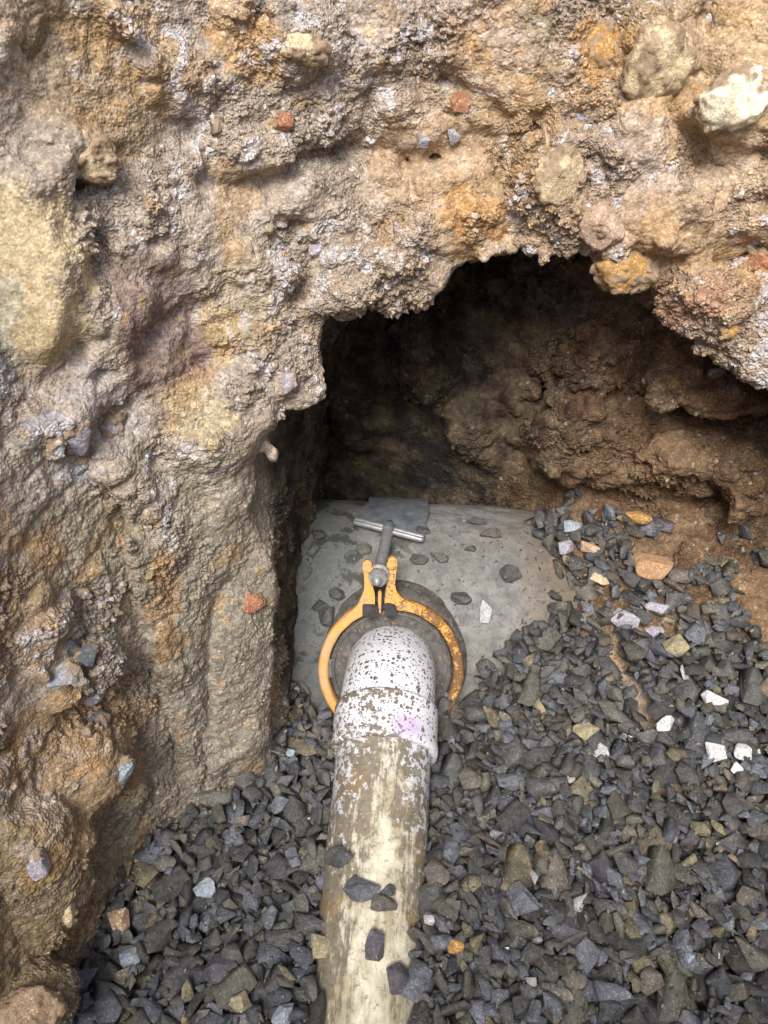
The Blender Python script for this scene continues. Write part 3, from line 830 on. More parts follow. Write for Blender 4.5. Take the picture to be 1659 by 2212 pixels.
# orange ring, open at the top between the lugs
GC = math.radians(90 + 9.)
g = math.radians(6.5)
bm = bmesh.new()
RO, RI = .1335, .1150
rings = lathe(bm, [(RI, -.016), (RI, .004), (RI + .003, .009), (RO - .004, .0095), (RO, .004), (RO + .001, -.012), (RO - .003, -.018), (RI, -.016)], 120, Matrix(), GC + g, GC + math.tau - g)
bm.faces.new([r[0] for r in rings[:-1]]); bm.faces.new([r[-1] for r in rings[:-1]][::-1])
wobble(bm, .0008, .02, 9.)
bmesh.ops.recalc_face_normals(bm, faces=bm.faces)
part('clamp_ring', bm, [ORNG], smooth=True)
cx = -.0205
for sgn, hgt in ((-1, .207), (1, .213)):
    P = [(.0085, .117), (.0085, .142), (.0125, .160), (.0145, hgt - .012), (.0145, hgt - .003), (.018, hgt), (.0275, hgt), (.0305, hgt - .004), (.0305, hgt - .018),
         (.0285, .178), (.0275, .160), (.030, .148)]
    P = [(cx + sgn * a, b) for a, b in P]
    yo = lambda x_, r_: math.sqrt(r_ * r_ - x_ * x_)
    for a, rr1 in ((.040, RO + .0045), (.054, RO + .0008), (.078, RO - .0018), (.076, RI + .004), (.050, RI + .002), (.028, RI + .001)): P.append((cx + sgn * a, yo(cx + sgn * a, rr1)))
    if sgn < 0: P = P[::-1]
    bm = bmesh.new(); prism(bm, P, -.012, .0135, bev=.0028); wobble(bm, .0008, .015, 2.)
    lug = part('lug', bm, [ORNG])
    bm = bmesh.new(); q = cx + sgn * .0215
    prism(bm, [(q - .0085, hgt - .020), (q + .0085, hgt - .020), (q + .0095, hgt - .006), (q - .0095, hgt - .006)], .013, .024, bev=.003)
    part('lug_stop', bm, [ORNG], lug)
for a, b, c in ((-.052, -.022, .128), (-.012, .010, .130)):
    bm = bmesh.new(); prism(bm, [(a, c - .024), (b, c - .026), (b, c - .006), (b - .008, c - .001), (a, c)], -.010, .016, bev=.002)
    part('spacer_block', bm, [BLCK])
bm = bmesh.new(); prism(bm, [(cx - .003, .110), (cx + .002, .110), (cx + .003, .150), (cx - .003, .150)], -.006, .012, bev=.001)
part('hook', bm, [ORNG])
for a0, a1 in ((168, 186), (318, 338)):
    bm = bmesh.new()
    r_ = lathe(bm, [(.106, -.004), (.107, .0065), (.114, .0075), (.1165, .004)], 16, Matrix(), math.radians(a0), math.radians(a1))
    wobble(bm, .001, .01, 4.)
    sm = bm.faces[:]; bmesh.ops.solidify(bm, geom=sm, thickness=.002)
    part('clip', bm, [GALV], smooth=True)
# crossbar, bolt, nut
inv = clamp.matrix_basis.inverted()
Cl = Matrix.Translation(Vector(SAD_C)) @ FR
Ci = Cl.inverted()
xl, al = hit_main(764, 1138); xr, ar = hit_main(915, 1176)
bL, bR = Ci @ on_main(al, xl, .016), Ci @ on_main(ar, xr, .016)
tip_d = (Vector(SAD_C) + FR.to_3x3() @ Vector((cx, .16, .034)))
tt = float((np.array(tip_d) - np.array([0, 0, CH])) @ CF)
tip = Ci @ Vector(at_t(813, 1262, tt)); mid = (bL + bR) / 2
sh = (tip - mid).normalized()
for k, off in enumerate((-.0055, .0055)):
    bm = bmesh.new(); o2 = sh * off
    L = (bR - bL)
    pts = [bL + L * t_ + o2 for t_ in (0, .01, .03, .25, .5, .75, .97, .99, 1)]
    tube(bm, pts, [.0015, .0042, .0055, .0055, .0055, .0055, .0055, .0042, .0015], 20, up=Vector((0, 0, 1))); wobble(bm, .0005, .01)
    part('crossbar', bm, [GALV], smooth=True)
bm = bmesh.new(); ln = (tip - mid).length
N_ = 64; pts = [mid + (tip - mid) * (i / N_) for i in range(N_ + 1)]
rad = [.0105 + (.0005 if i % 2 else -.0004) for i in range(N_ + 1)]
for i, r in enumerate((.0098, .0085, .006, .002)): rad[N_ - 3 + i] = r
tube(bm, pts, rad, 28); part('bolt', bm, [GALV], smooth=True)
nc = mid + (tip - mid) * .84 + Vector((0, 0, .004))
nm = Matrix.Translation(nc) @ rot_to(sh * .6 + Vector((0, -.1, .8)))
bm = bmesh.new()
lathe(bm, [(.010, -.006), (.0215, -.006), (.0225, -.003), (.0225, .001), (.0210, .004), (.0190, .005), (.016, .0055)], 48, nm)
part('washer', bm, [mat_steel('dusty steel', (.20, .20, .20), (.42, .41, .40), .6, .4, 200)], smooth=True)
bm = bmesh.new(); prism(bm, [(.0185 * math.cos(math.tau * k / 6), .0185 * math.sin(math.tau * k / 6)) for k in range(6)], .004, .016, nm, .0018)
part('nut', bm, [bpy.data.materials['dusty steel']])
# strap: curved plate over the crest of the big pipe
bm = bmesh.new(); NA, NX = 60, 8
xt0, at0 = hit_main(795, 1095); xt1, at1 = hit_main(925, 1100)
g_ = {}
for side in (0, 1):
    for i in range(NA + 1):
        f = i / NA
        for j in range(NX + 1):
            h_ = j / NX
            a_l = al + (-1.9 - al) * f; a_r = ar + (-1.9 - ar) * f
            ang = a_l * (1 - h_) + a_r * h_
            k = min(1, (al - (al + (-1.9 - al) * f)) / max(.1, al - at0))
            x_ = (xl + (xt0 - xl) * k) * (1 - h_) + (xr + (xt1 - xr) * k) * h_
            g_[side, i, j] = bm.verts.new(Ci @ on_main(ang, x_, .010 if side else .0045))
for side in (0, 1):
    for i in range(NA):
        for j in range(NX): bm.faces.new((g_[side, i, j], g_[side, i + 1, j], g_[side, i + 1, j + 1], g_[side, i, j + 1]))
for i in range(NA):
    for j in (0, NX): bm.faces.new((g_[0, i, j], g_[0, i + 1, j], g_[1, i + 1, j], g_[1, i, j]))
for j in range(NX):
    for i in (0, NA): bm.faces.new((g_[0, i, j], g_[0, i, j + 1], g_[1, i, j + 1], g_[1, i, j]))
bmesh.ops.recalc_face_normals(bm, faces=bm.faces); wobble(bm, .001, .03)
part('strap', bm, [STRP], smooth=False)
# short yoke that joins bolt and crossbars to the strap
bm = bmesh.new(); tube(bm, [mid - sh * .030, mid - sh * .012, mid + sh * .012], [.006, .013, .0125], 20); part('yoke', bm, [STRP], smooth=True)

# ================================================================== drain pipe
drain = empty('drain_pipe', tuple(PA)); drain.rotation_euler = (0, 0, -YAW)
tag(drain, 'white speckled drain pipe elbow and muddy barrel running out of the gravel', 'pipe')
DM = Matrix.Translation(Vector(PA)) @ Matrix.Rotation(-YAW, 4, 'Z'); DI = DM.inverted()
RX = Matrix.Rotation(math.radians(-90), 4, 'X')       # z -> +y
WE, WC, WB = mat_white('elbow'), mat_white('coupling'), mat_white('barrel')
bm = bmesh.new()
lathe(bm, [(.0775, -.9), (.0775, .02)], 160, RX)
bmesh.ops.subdivide_edges(bm, edges=[e for e in bm.edges if abs(e.verts[0].co.y - e.verts[1].co.y) > .1], cuts=120)
wobble(bm, .0008, .03, 3.)
part('barrel', bm, [WB], drain, True)
bm = bmesh.new()
lathe(bm, [(.0778, -.008), (.0855, -.0095), (.0885, -.007), (.0895, .0), (.0890, .006), (.0880, .013), (.0880, .050), (.0880, .066), (.0872, .070), (.0840, .0725), (.0805, .075)], 160, RX)
wobble(bm, .0006, .03, 6.)
part('coupling', bm, [WC], drain, True)
a = Vector((0, .066, 0)); e = DI @ Vector(SAD_C); tn = (DM.to_3x3().inverted() @ (-Vector(SAD_N))).normalized()
pts = []
b1_, b2_ = a + Vector((0, .050, 0)), e - tn * .035
for i in range(29):
    t_ = i / 28; u_ = 1 - t_
    pts.append(a * u_ ** 3 + b1_ * 3 * u_ * u_ * t_ + b2_ * 3 * u_ * t_ * t_ + e * t_ ** 3)
pts.append(e + tn * .03)
bm = bmesh.new()
tube(bm, pts, [.0812] * len(pts), 128)
wobble(bm, .0006, .03, 8.)
part('elbow', bm, [WE], drain, True)

# ================================================================== stone materials
def mat_stone(name, a, b, dust=(.20, .165, .12), dustam=.35, rough=.45, sc=60, spec=.65, spk=2.1):
    m = M(name)
    oi = m.n.new('ShaderNodeObjectInfo')
    c = m.co('Object')
    n = m.noise(c, sc, 5, .65); n2 = m.noise(m.co('Object', loc=(3, 3, 3)), 30, 4, .6); n3 = m.noise(c, 420, 3, .65)
    col = m.mix(m.ramp(n, [(.3, 0.), (.7, 1.)]), a, b)
    at = m.n.new('ShaderNodeAttribute'); at.attribute_name = 'tone'
    ca = m.n.new('ShaderNodeAttribute'); ca.attribute_name = 'crust'
    f = m.math('ADD', m.math('MULTIPLY', at.outputs['Fac'], 1.3), .45)
    cc = m.n.new('ShaderNodeCombineColor')
    for k in range(3): m.l.new(f, cc.inputs[k])
    col = m.mix(1., col, cc.outputs[0], 'MULTIPLY')
    g = m.n.new('ShaderNodeNewGeometry')
    vc = m.vor(c, 520, 'F1', 'Color'); vs_ = m.n.new('ShaderNodeSeparateColor'); m.l.new(vc, vs_.inputs[0])
    col = m.mix(1., col, m.ramp(vs_.outputs[0], [(0., (.65, .65, .65)), (.7, (1., 1., 1.)), (.92, (1.25, 1.25, 1.22)), (1., (spk, spk * .98, spk * .95))]), 'MULTIPLY')
    n4 = m.noise(m.co('Object', loc=(6, 1, 8)), 150, 5, .75)
    col = m.mix(m.ramp(n4, [(.52, 0.), (.62, .45)]), col, m.mix(.5, a, (.19, .175, .145)))
    du = m.math('ADD', m.math('MULTIPLY', n2, .75), m.math('MULTIPLY', n3, .3))
    col = m.mix(m.ramp(du, [(.52, 0.), (.66, dustam)]), col, dust)
    m.b.inputs['Specular IOR Level'].default_value = spec
    col = m.mix(ca.outputs['Fac'], col, m.mix(m.ramp(m.noise(m.co('Object'), 90, 4, .65), [(.3, 0.), (.7, 1.)]), (.28, .20, .125), (.47, .35, .235)))
    return m.done(col, m.bump(n3, .0016, .8, m.bump(n4, .004, .8, m.bump(n, .004, .6))), rough)
GM = [mat_stone('charcoal stone', (.042, .044, .046), (.105, .107, .106)),
      mat_stone('blue grey stone', (.062, .070, .084), (.145, .158, .185), dustam=.2, rough=.5),
      mat_stone('olive grey stone', (.058, .060, .050), (.13, .13, .105), dustam=.4),
      mat_stone('brown dusty stone', (.070, .064, .054), (.155, .14, .115), dustam=.5),
      mat_stone('tan stone', (.10, .095, .065), (.22, .19, .12), dust=(.42, .34, .20), dustam=.85, rough=.75, sc=35),
      mat_stone('pale stone', (.36, .36, .36), (.55, .55, .56), (.25, .22, .18), .25, .6, spk=1.2),
      mat_stone('purple grey stone', (.060, .056, .070), (.125, .118, .138), dustam=.15, rough=.5)]
GNAME = ['charcoal', 'blue-grey', 'olive-grey', 'brown dusty', 'tan', 'pale', 'purple-grey']

# ================================================================== gravel: angular crushed rock, dropped stone by stone
rg = random.Random(11)
def rock_bm(r, elong=1.4, flat=.6, n=13, bev=.07):
    bm = bmesh.new()
    for k in range(n):
        v = Vector((r.gauss(0, 1), r.gauss(0, 1), r.gauss(0, 1))).normalized()
        p = 2.6
        f = (abs(v.x) ** p + abs(v.y) ** p + abs(v.z) ** p) ** (-1 / p)
        v = v * f * r.uniform(.82, 1.05)
        bm.verts.new((v.x * elong, v.y, v.z * flat))
    res = bmesh.ops.convex_hull(bm, input=bm.verts)
    bmesh.ops.delete(bm, geom=[v for v in bm.verts if not v.link_faces], context='VERTS')
    bmesh.ops.dissolve_limit(bm, angle_limit=math.radians(14), verts=bm.verts, edges=bm.edges)
    bmesh.ops.bevel(bm, geom=bm.edges[:], offset=bev, segments=1, affect='EDGES', clamp_overlap=True)
    bmesh.ops.triangulate(bm, faces=bm.faces)
    P = np.array([v.co[:] for v in bm.verts])
    o_ = r.uniform(0, 50); nn = np.stack([fbm(P, .6, 2, .6, o_ + k * 5) for k in range(3)], 1) * .09
    for v, d in zip(bm.verts, nn): v.co += Vector(d)
    return bm
HG = .003
class Var: pass
VARS = []
for i in range(170):
    el = rg.uniform(1.05, 1.75); fl = rg.uniform(.38, .8)
    bm = rock_bm(rg, el, fl, rg.choice((9, 10, 11, 12)), .035)
    size = min(.031, max(.0085, rg.lognormvariate(math.log(.0138), .42)))      # half width
    tilt = Matrix.Rotation(rg.gauss(0, .5), 4, 'X') @ Matrix.Rotation(rg.gauss(0, .5), 4, 'Y')
    if rg.random() < .12: tilt = Matrix.Rotation(rg.uniform(.8, 1.6), 4, 'X')
    bmesh.ops.transform(bm, matrix=Matrix.Rotation(rg.uniform(0, 6.28), 4, 'Z') @ tilt @ Matrix.Scale(size * .95, 4), verts=bm.verts)
    V = Var(); V.v = np.array([v.co[:] for v in bm.verts], np.float32)
    V.f = np.array([[v.index for v in f.verts] for f in bm.faces], np.int32)
    t_ = BVHTree.FromBMesh(bm); bm.free()
    mn, mx = V.v.min(0), V.v.max(0)
    V.n = int(max(abs(mn[:2]).max(), abs(mx[:2]).max()) / HG) + 1
    N2 = 2 * V.n + 1
    V.up = np.full((N2, N2), -9., np.float32); V.lo = np.full((N2, N2), 9., np.float32)
    for a in range(N2):
        for b in range(N2):
            x, y = (a - V.n) * HG, (b - V.n) * HG
            h = t_.ray_cast(Vector((x, y, 1)), Vector((0, 0, -1)))
            if h[0] is None: continue
            l = t_.ray_cast(Vector((x, y, -1)), Vector((0, 0, 1)))
            V.up[a, b] = h[0].z; V.lo[a, b] = l[0].z if l[0] is not None else h[0].z
    V.m = V.up > -5; V.area = int(V.m.sum())
    VARS.append(V)
GX0, GX1, GY0, GY1 = -.58, 1.0, -.10, 1.12
ax_ = np.arange(GX0, GX1, HG); ay_ = np.arange(GY0, GY1, HG)
AX, AY = np.meshgrid(ax_, ay_, indexing='ij')
G = gravel_z(AX, AY) + fbm(np.stack([AX, AY, AX * 0], -1).reshape(-1, 3), .12, 2).reshape(AX.shape) * .008
H = np.full(AX.shape, -1., np.float32)
# ground heights by ray casting the built earth on a coarse grid
st = 4
hc = np.array([[(lambda r: r[0].z if r[0] is not None else -.3)(bvh.ray_cast(Vector((x, y, gravel_z(x, y) + .035)), Vector((0, 0, -1)))) for y in ay_[::st]] for x in ax_[::st]])
wallm = np.array([[1. if bvh.ray_cast(Vector((x, y, gravel_z(x, y) + .02)), Vector((0, 0, 1)), .45)[0] is not None and y < .55 and x < -.1 else 0. for y in ay_[::st]] for x in ax_[::st]])
H = np.maximum(H, np.repeat(np.repeat(hc, st, 0), st, 1)[:AX.shape[0], :AX.shape[1]])
H = np.where(H < G - .08, np.maximum(H, G - .05), H) if False else H
a_ = math.radians(3.2)
lx = (AX - MC[0]) * math.cos(a_) - (AY - MC[1]) * math.sin(a_); ly = (AX - MC[0]) * math.sin(a_) + (AY - MC[1]) * math.cos(a_)
H = np.maximum(H, np.where(np.abs(ly) < MR, MC[2] + np.sqrt(np.maximum(MR ** 2 - ly ** 2, 0)), -1))
dx_, dy_ = AX - PA[0], AY - PA[1]
pl = dx_ * math.cos(YAW) - dy_ * math.sin(YAW); pa = dx_ * math.sin(YAW) + dy_ * math.cos(YAW)
rr_ = np.where(pa > -.01, .090, .0785)
H = np.maximum(H, np.where((np.abs(pl) < rr_) & (pa < .14), PA[2] + np.sqrt(np.maximum(rr_ ** 2 - pl ** 2, 0)), -1))
u1 = (AX - SAD_C[0]); v1 = (AY - SAD_C[1]) * 1.4142
H = np.maximum(H, np.where(u1 ** 2 + v1 ** 2 < .155 ** 2, SAD_C[2] + (AY - SAD_C[1]) + .01, -1))
H0 = H.copy()
# where gravel lies thin over bare earth on the right, it comes in drifts
nz = fbm(np.stack([AX, AY, AX * 0 + 3], -1).reshape(-1, 3), .10, 3, .6, 5.).reshape(AX.shape)
thin = sstep(.66, .82, AY + .12 * (AX - .4)) * sstep(.28, .38, AX)
G = np.where((thin > .3) & (nz < -.30 + .40 * sstep(.90, 1.12, AY + .1 * AX) - .24 - .5 * (AX < .44) * (AY < .98)), -1, G)
strip = np.abs(AX - (.40 + .25 * (.78 - AY))) < .012 + .01 * nz
G = np.where(strip & (AY > .50) & (AY < .80) & (nz > -.15), np.minimum(G, H0 - .001), G)
ppx, ppy, _ = proj(np.stack([AX, AY, G * 0 + .02], -1).reshape(-1, 3)); ppx = ppx.reshape(AX.shape); ppy = ppy.reshape(AX.shape)
seen = (ppx > -60) & (ppx < 2150) & (ppy < 2280)
# stones only where earth has not risen above the gravel
ok = (H0 < G + .004) & seen & (H0 > -.29) & ~((AY > .90) & (AX < .30)) & ~((AY > .99) & (AX < .37)) & ~((AY > .78) & (AX < .12))
OWN = np.full(AX.shape, -1, np.int32)
stones = []
cand = np.argwhere(ok)
rnp = np.random.RandomState(3)
cur = cand; fails = 0; it = 0
while it < 9000 and len(cur):
    it += 1
    if it % 150 == 1:
        m_ = (H < G - .002) & ok
        cur = np.argwhere(m_)
        if len(cur) < 250: break
    pk = cur[rnp.randint(len(cur), size=5)]
    d_ = (H - G)[pk[:, 0], pk[:, 1]]
    i, j = pk[int(np.argmin(d_))]
    if H[i, j] >= G[i, j]: continue
    V = VARS[rnp.randint(len(VARS))]
    if thin[i, j] > .5 and V.area * HG * HG > .0012: continue
    if i < V.n or j < V.n or i + V.n + 1 > H.shape[0] or j + V.n + 1 > H.shape[1]: continue
    sl_ = (slice(i - V.n, i + V.n + 1), slice(j - V.n, j + V.n + 1))
    need = (H[sl_] - V.lo)[V.m]
    z = np.percentile(need, 82)
    top = z + V.up.max()
    if top > G[i, j] + .030: continue
    hs = np.where(V.m, z + V.up, -9)
    win = hs > H[sl_]
    H[sl_] = np.where(win, hs, H[sl_]); OWN[sl_] = np.where(win, len(stones), OWN[sl_])
    stones.append((i, j, z, V))
vis = np.bincount(OWN[OWN >= 0], minlength=len(stones))
# apparent size: visible cells scaled by nearness, only inside the picture
pos = np.array([[ax_[s_[0]], ay_[s_[1]], s_[2]] for s_ in stones])
sx_, sy_, sz_ = proj(pos)
inpic = (sx_ > -20) & (sx_ < 1680) & (sy_ < 2240) & (sy_ > 900)
score = np.where(inpic, vis / sz_ ** 2, 0)
order = np.argsort(-score)
solo = set(int(k) for k in order[:285])
print('STONES', len(stones), 'it', it, 'left', len(cur))
def pick_mat(x, y, big):
    r = rg.random()
    near = 1 - min(1, max(0, (y - .1) / .5))
    p = [.46 - .08 * near, .20 + .10 * near, .15, .08, .055, .012, .03 + .03 * near]
    a = 0
    for k, q in enumerate(p):
        a += q
        if r < a: return k
    return 0
gm_me = {}
SV, SF, SM, ST = [], [], [], []; off_ = 0
def tone_attr(me, val, n):
    a = me.attributes.new('tone', 'FLOAT', 'POINT'); a.data.foreach_set('value', np.full(n, val, np.float32))
for k, (i, j, z, V) in enumerate(stones):
    if vis[k] == 0: continue
    x, y = float(ax_[i]), float(ay_[j])
    mk = pick_mat(x, y, k in solo)
    if mk == 5 and V.area > 55: mk = 1
    if k in solo:
        key = (id(V), mk)
        if key not in gm_me:
            me = np_mesh('gravel_stone', V.v, V.f); me.materials.append(GM[mk]); tone_attr(me, rg.random(), len(V.v)); gm_me[key] = me
        o = bpy.data.objects.new('gravel_stone', gm_me[key]); COL.objects.link(o); o.location = (x, y, float(z))
        side = 'left of' if sx_[k] < 720 else ('right of' if sx_[k] > 900 else 'beside')
        part_ = 'near' if sy_[k] > 1900 else ('middle' if sy_[k] > 1500 else 'far')
        tag(o, f'{GNAME[mk]} stone in the {part_} gravel {side} the drain pipe', 'stone', f'{GNAME[mk]} gravel stones in the {part_} bed {side} the drain pipe')
    else:
        SV.append(V.v + np.array([x, y, z], np.float32)); SF.append(V.f + off_); off_ += len(V.v)
        SM.append(np.full(len(V.f), mk)); ST.append(np.full(len(V.v), rg.random()))
tiny = sorted(VARS, key=lambda q: q.area)[:40]
mainok = (np.abs(ly) < MR) & (AY < .97) & (AX > -.15) & (AX < .33) & (H == H0) & ((u1 ** 2 + v1 ** 2) > .165 ** 2)
for k in range(9000):
    i = rnp.randint(3, AX.shape[0] - 3); j = rnp.randint(3, AX.shape[1] - 3)
    if not ok[i, j] and not (mainok[i, j] and rg.random() < .12 + .9 * max(0., AX[i, j])): continue
    if thin[i, j] > .5 and rg.random() < .4: continue
    V = tiny[rnp.randint(40)]; sc_ = rg.uniform(.16, .5)
    z = float(H[i - 1:i + 2, j - 1:j + 2].mean())
    if z > G[i, j] + .02 and thin[i, j] < .5 and not mainok[i, j]: continue
    if H[i, j] == H0[i, j] and AY[i, j] < .6 and abs(pl[i, j]) < .09: continue
    SV.append(V.v * sc_ + np.array([ax_[i], ay_[j], z + .001], np.float32)); SF.append(V.f + off_); off_ += len(V.v)
    SM.append(np.full(len(V.f), pick_mat(0, float(ay_[j]), False))); ST.append(np.full(len(V.v), rg.random()))
me = np_mesh('gravel', np.concatenate(SV), np.concatenate(SF))
for m_ in GM: me.materials.append(m_)
me.polygons.foreach_set('material_index', np.concatenate(SM).astype(np.int32))
a = me.attributes.new('tone', 'FLOAT', 'POINT'); a.data.foreach_set('value', np.concatenate(ST).astype(np.float32))
o = bpy.data.objects.new('gravel', me); COL.objects.link(o); tag(o, kind='stuff')

# ================================================================== single stones with a place of their own
def single(name, label, cat, px, py, w_, h_, mat, kind='angular', sink=.35, rotz=0., thick=.6, z=None, seed=0, grp=None, surf=None):
    """a stone w_ x h_ photo pixels big at a photo pixel, seated in whatever surface is there"""
    r = random.Random(seed + int(px * 7 + py))
    if surf == 'pipe':
        d = Vector(ray(px, py)); O = DI @ Vector((0, 0, CH)); D = DI.to_3x3() @ d
        A = D.x ** 2 + D.z ** 2; B = O.x * D.x + O.z * D.z; C_ = O.x ** 2 + O.z ** 2 - .0775 ** 2
        t = (-B - math.sqrt(max(0, B * B - A * C_))) / A
        q = O + D * t; p = np.array(DM @ q); n = np.array((DM.to_3x3() @ Vector((q.x, 0, q.z))).normalized())
    elif surf == 'main':
        x_, a0 = hit_main(px, py); p = np.array(on_main(a0, x_)); n = np.array(MAINROT @ Vector((0, -math.sin(a0), math.cos(a0))))
        t = (p - np.array([0, 0, CH])) @ CF
    elif surf == 'gravel':
        p = at_z(px, py, .03)
        for _ in range(4):
            i = int(np.clip((p[0] - GX0) / HG, 0, AX.shape[0] - 1)); j = int(np.clip((p[1] - GY0) / HG, 0, AX.shape[1] - 1))
            zz = float(np.percentile(H[max(0, i - 3):i + 4, max(0, j - 3):j + 4], 75)); p = at_z(px, py, zz)
        n = np.array([0, -.1, 1.])
    else:
        p, n = hit(px, py)
        n = n * .5 + NW * .5
        t = (p - np.array([0, 0, CH])) @ CF
    t = (p - np.array([0, 0, CH])) @ CF
    n = Vector(n).normalized()
    W, Hh = w_ / FPX * t / 2, h_ / FPX * t / 2
    ray_n = Vector(np.array([0, 0, CH]) - p).normalized()
    up = Vector(CU); X = Vector((1, 0, 0))
    Z = n; Y = (up - Z * up.dot(Z)).normalized(); X = Y.cross(Z)
    fs = max(.55, abs(Z.dot(ray_n)))
    Rm = Matrix((X, Y, Z)).transposed().to_4x4() @ Matrix.Rotation(math.radians(rotz), 4, 'Z')
    if kind == 'angular':
        bm = rock_bm(r, 1., 1., 13, .06)
        bmesh.ops.subdivide_edges(bm, edges=bm.edges, cuts=1)
        sm = False
    else:
        bm = bmesh.new(); bmesh.ops.create_icosphere(bm, subdivisions=5, radius=1.)
        P = np.array([v.co[:] for v in bm.verts]); q = (np.abs(P) ** 2.6).sum(1) ** (-1 / 2.6)
        P2 = P * q[:, None]; nn = fbm(P2, .9, 3, .5, seed * 3.1) * .16

        P2 = P2 * (1 + nn)[:, None]
        for _ in range(9 if kind == 'rugged' else 4):
            v_n = np.array([r.gauss(0, 1) for _ in range(3)]); v_n /= np.linalg.norm(v_n); dd_ = r.uniform(.68, .92)
            P2 = P2 - np.maximum(0, P2 @ v_n - dd_)[:, None] * v_n * .93
        for v, d in zip(bm.verts, P2): v.co = d
        sm = True
    ext = np.array([v.co[:] for v in bm.verts]); e = (ext.max(0) - ext.min(0)) / 2
    Th = (W + Hh) / 2 * thick
    if surf is None: sink += (.24 if w_ > 60 else .10) + (.12 if 1340 < px < 1380 and py > 560 else 0); W *= 1.08; Hh *= 1.08
    bmesh.ops.transform(bm, matrix=Rm @ Matrix.Diagonal((W / e[0], Hh / e[1], Th / e[2], 1)), verts=bm.verts)
    me = bpy.data.meshes.new(name)
    if surf is None:
        if kind == 'angular': bmesh.ops.subdivide_edges(bm, edges=bm.edges, cuts=3)
        P = np.array([v.co[:] for v in bm.verts]).astype(np.float32); bm.normal_update(); N3 = np.array([v.normal[:] for v in bm.verts])
        nz_ = N3 @ np.array(n) ; Q = (P + np.array(p)).astype(np.float32)
        cr_ = sstep(-.05, .25, fbm(Q, .022, 3, .6, 3.3) + .75 * (.62 - nz_) + (-.02 if kind == 'rugged' else -.12) - (.3 if mat is MW else 0))
        hh = (crumbs(Q, .0145, 3.) * .4 + crumbs(Q, .0078, 11.) * .7 + crumbs(Q, .0044, 17.) * .7) * cr_ + fbm(Q, .006, 2, .6, 4.) * .0006
        P = P + N3 * hh[:, None]
        for v, d in zip(bm.verts, P): v.co = d
    bm.to_mesh(me); bm.free(); tone_attr(me, .6, len(me.vertices))
    if surf is None:
        a2 = me.attributes.new('crust', 'FLOAT', 'POINT'); a2.data.foreach_set('value', cr_.astype(np.float32)); sm = True
    o = link_mesh(name, me, [mat], smooth=sm); o.location = Vector(p) + n * (Th * (1 - 2 * sink))
    tag(o, label, cat, grp); return o
crusty = dict(spk=1.12, dust=(.36, .24, .14), dustam=.75, rough=.9, spec=.2)
MW = mat_stone('cream white boulder', (.80, .72, .48), (.90, .86, .70), **crusty)
MCR = mat_stone('cream cobble', (.54, .42, .25), (.72, .60, .40), **crusty)
MPK = mat_stone('pinkish cobble', (.42, .29, .21), (.58, .43, .33), **crusty)
MOR = mat_stone('ochre cobble', (.38, .21, .07), (.50, .31, .12), dust=(.42, .29, .17), dustam=.6, rough=.9, spec=.2)
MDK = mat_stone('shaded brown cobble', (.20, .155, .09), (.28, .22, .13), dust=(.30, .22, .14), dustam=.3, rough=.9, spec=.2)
MRD = mat_stone('brick red stone', (.34, .15, .085), (.43, .22, .13), dust=(.42, .28, .18), dustam=.5, rough=.9, spec=.2)
MOT = mat_stone('orange earth lump', (.40, .24, .13), (.50, .32, .19), dust=(.42, .28, .18), dustam=.5, rough=.9, spec=.1, spk=1.1)
MLI = mat_stone('lilac grey stone', (.34, .32, .38), (.46, .44, .50), dust=(.42, .36, .30), dustam=.5, rough=.8, spk=1.25)
MSL = mat_stone('pale slate', (.25, .30, .36), (.36, .41, .46), dust=(.38, .35, .28), dustam=.25, rough=.6, spk=1.25)
MDS = mat_stone('dark slate', (.055, .07, .085), (.11, .125, .14), dustam=.3)
MWT = mat_stone('chalk white stone', (.62, .61, .60), (.78, .77, .76), dust=(.5, .44, .36), dustam=.4, rough=.9, spk=1.1)
MYL = mat_stone('yellow pebble', (.26, .225, .13), (.44, .38, .25), dust=(.45, .36, .2), dustam=.3, rough=.7, spk=1.2)
MTN = mat_stone('sandy tan rock', (.42, .30, .19), (.52, .38, .26), dust=(.38, .26, .16), dustam=.4, rough=.9, spec=.2)
C = 'stone'
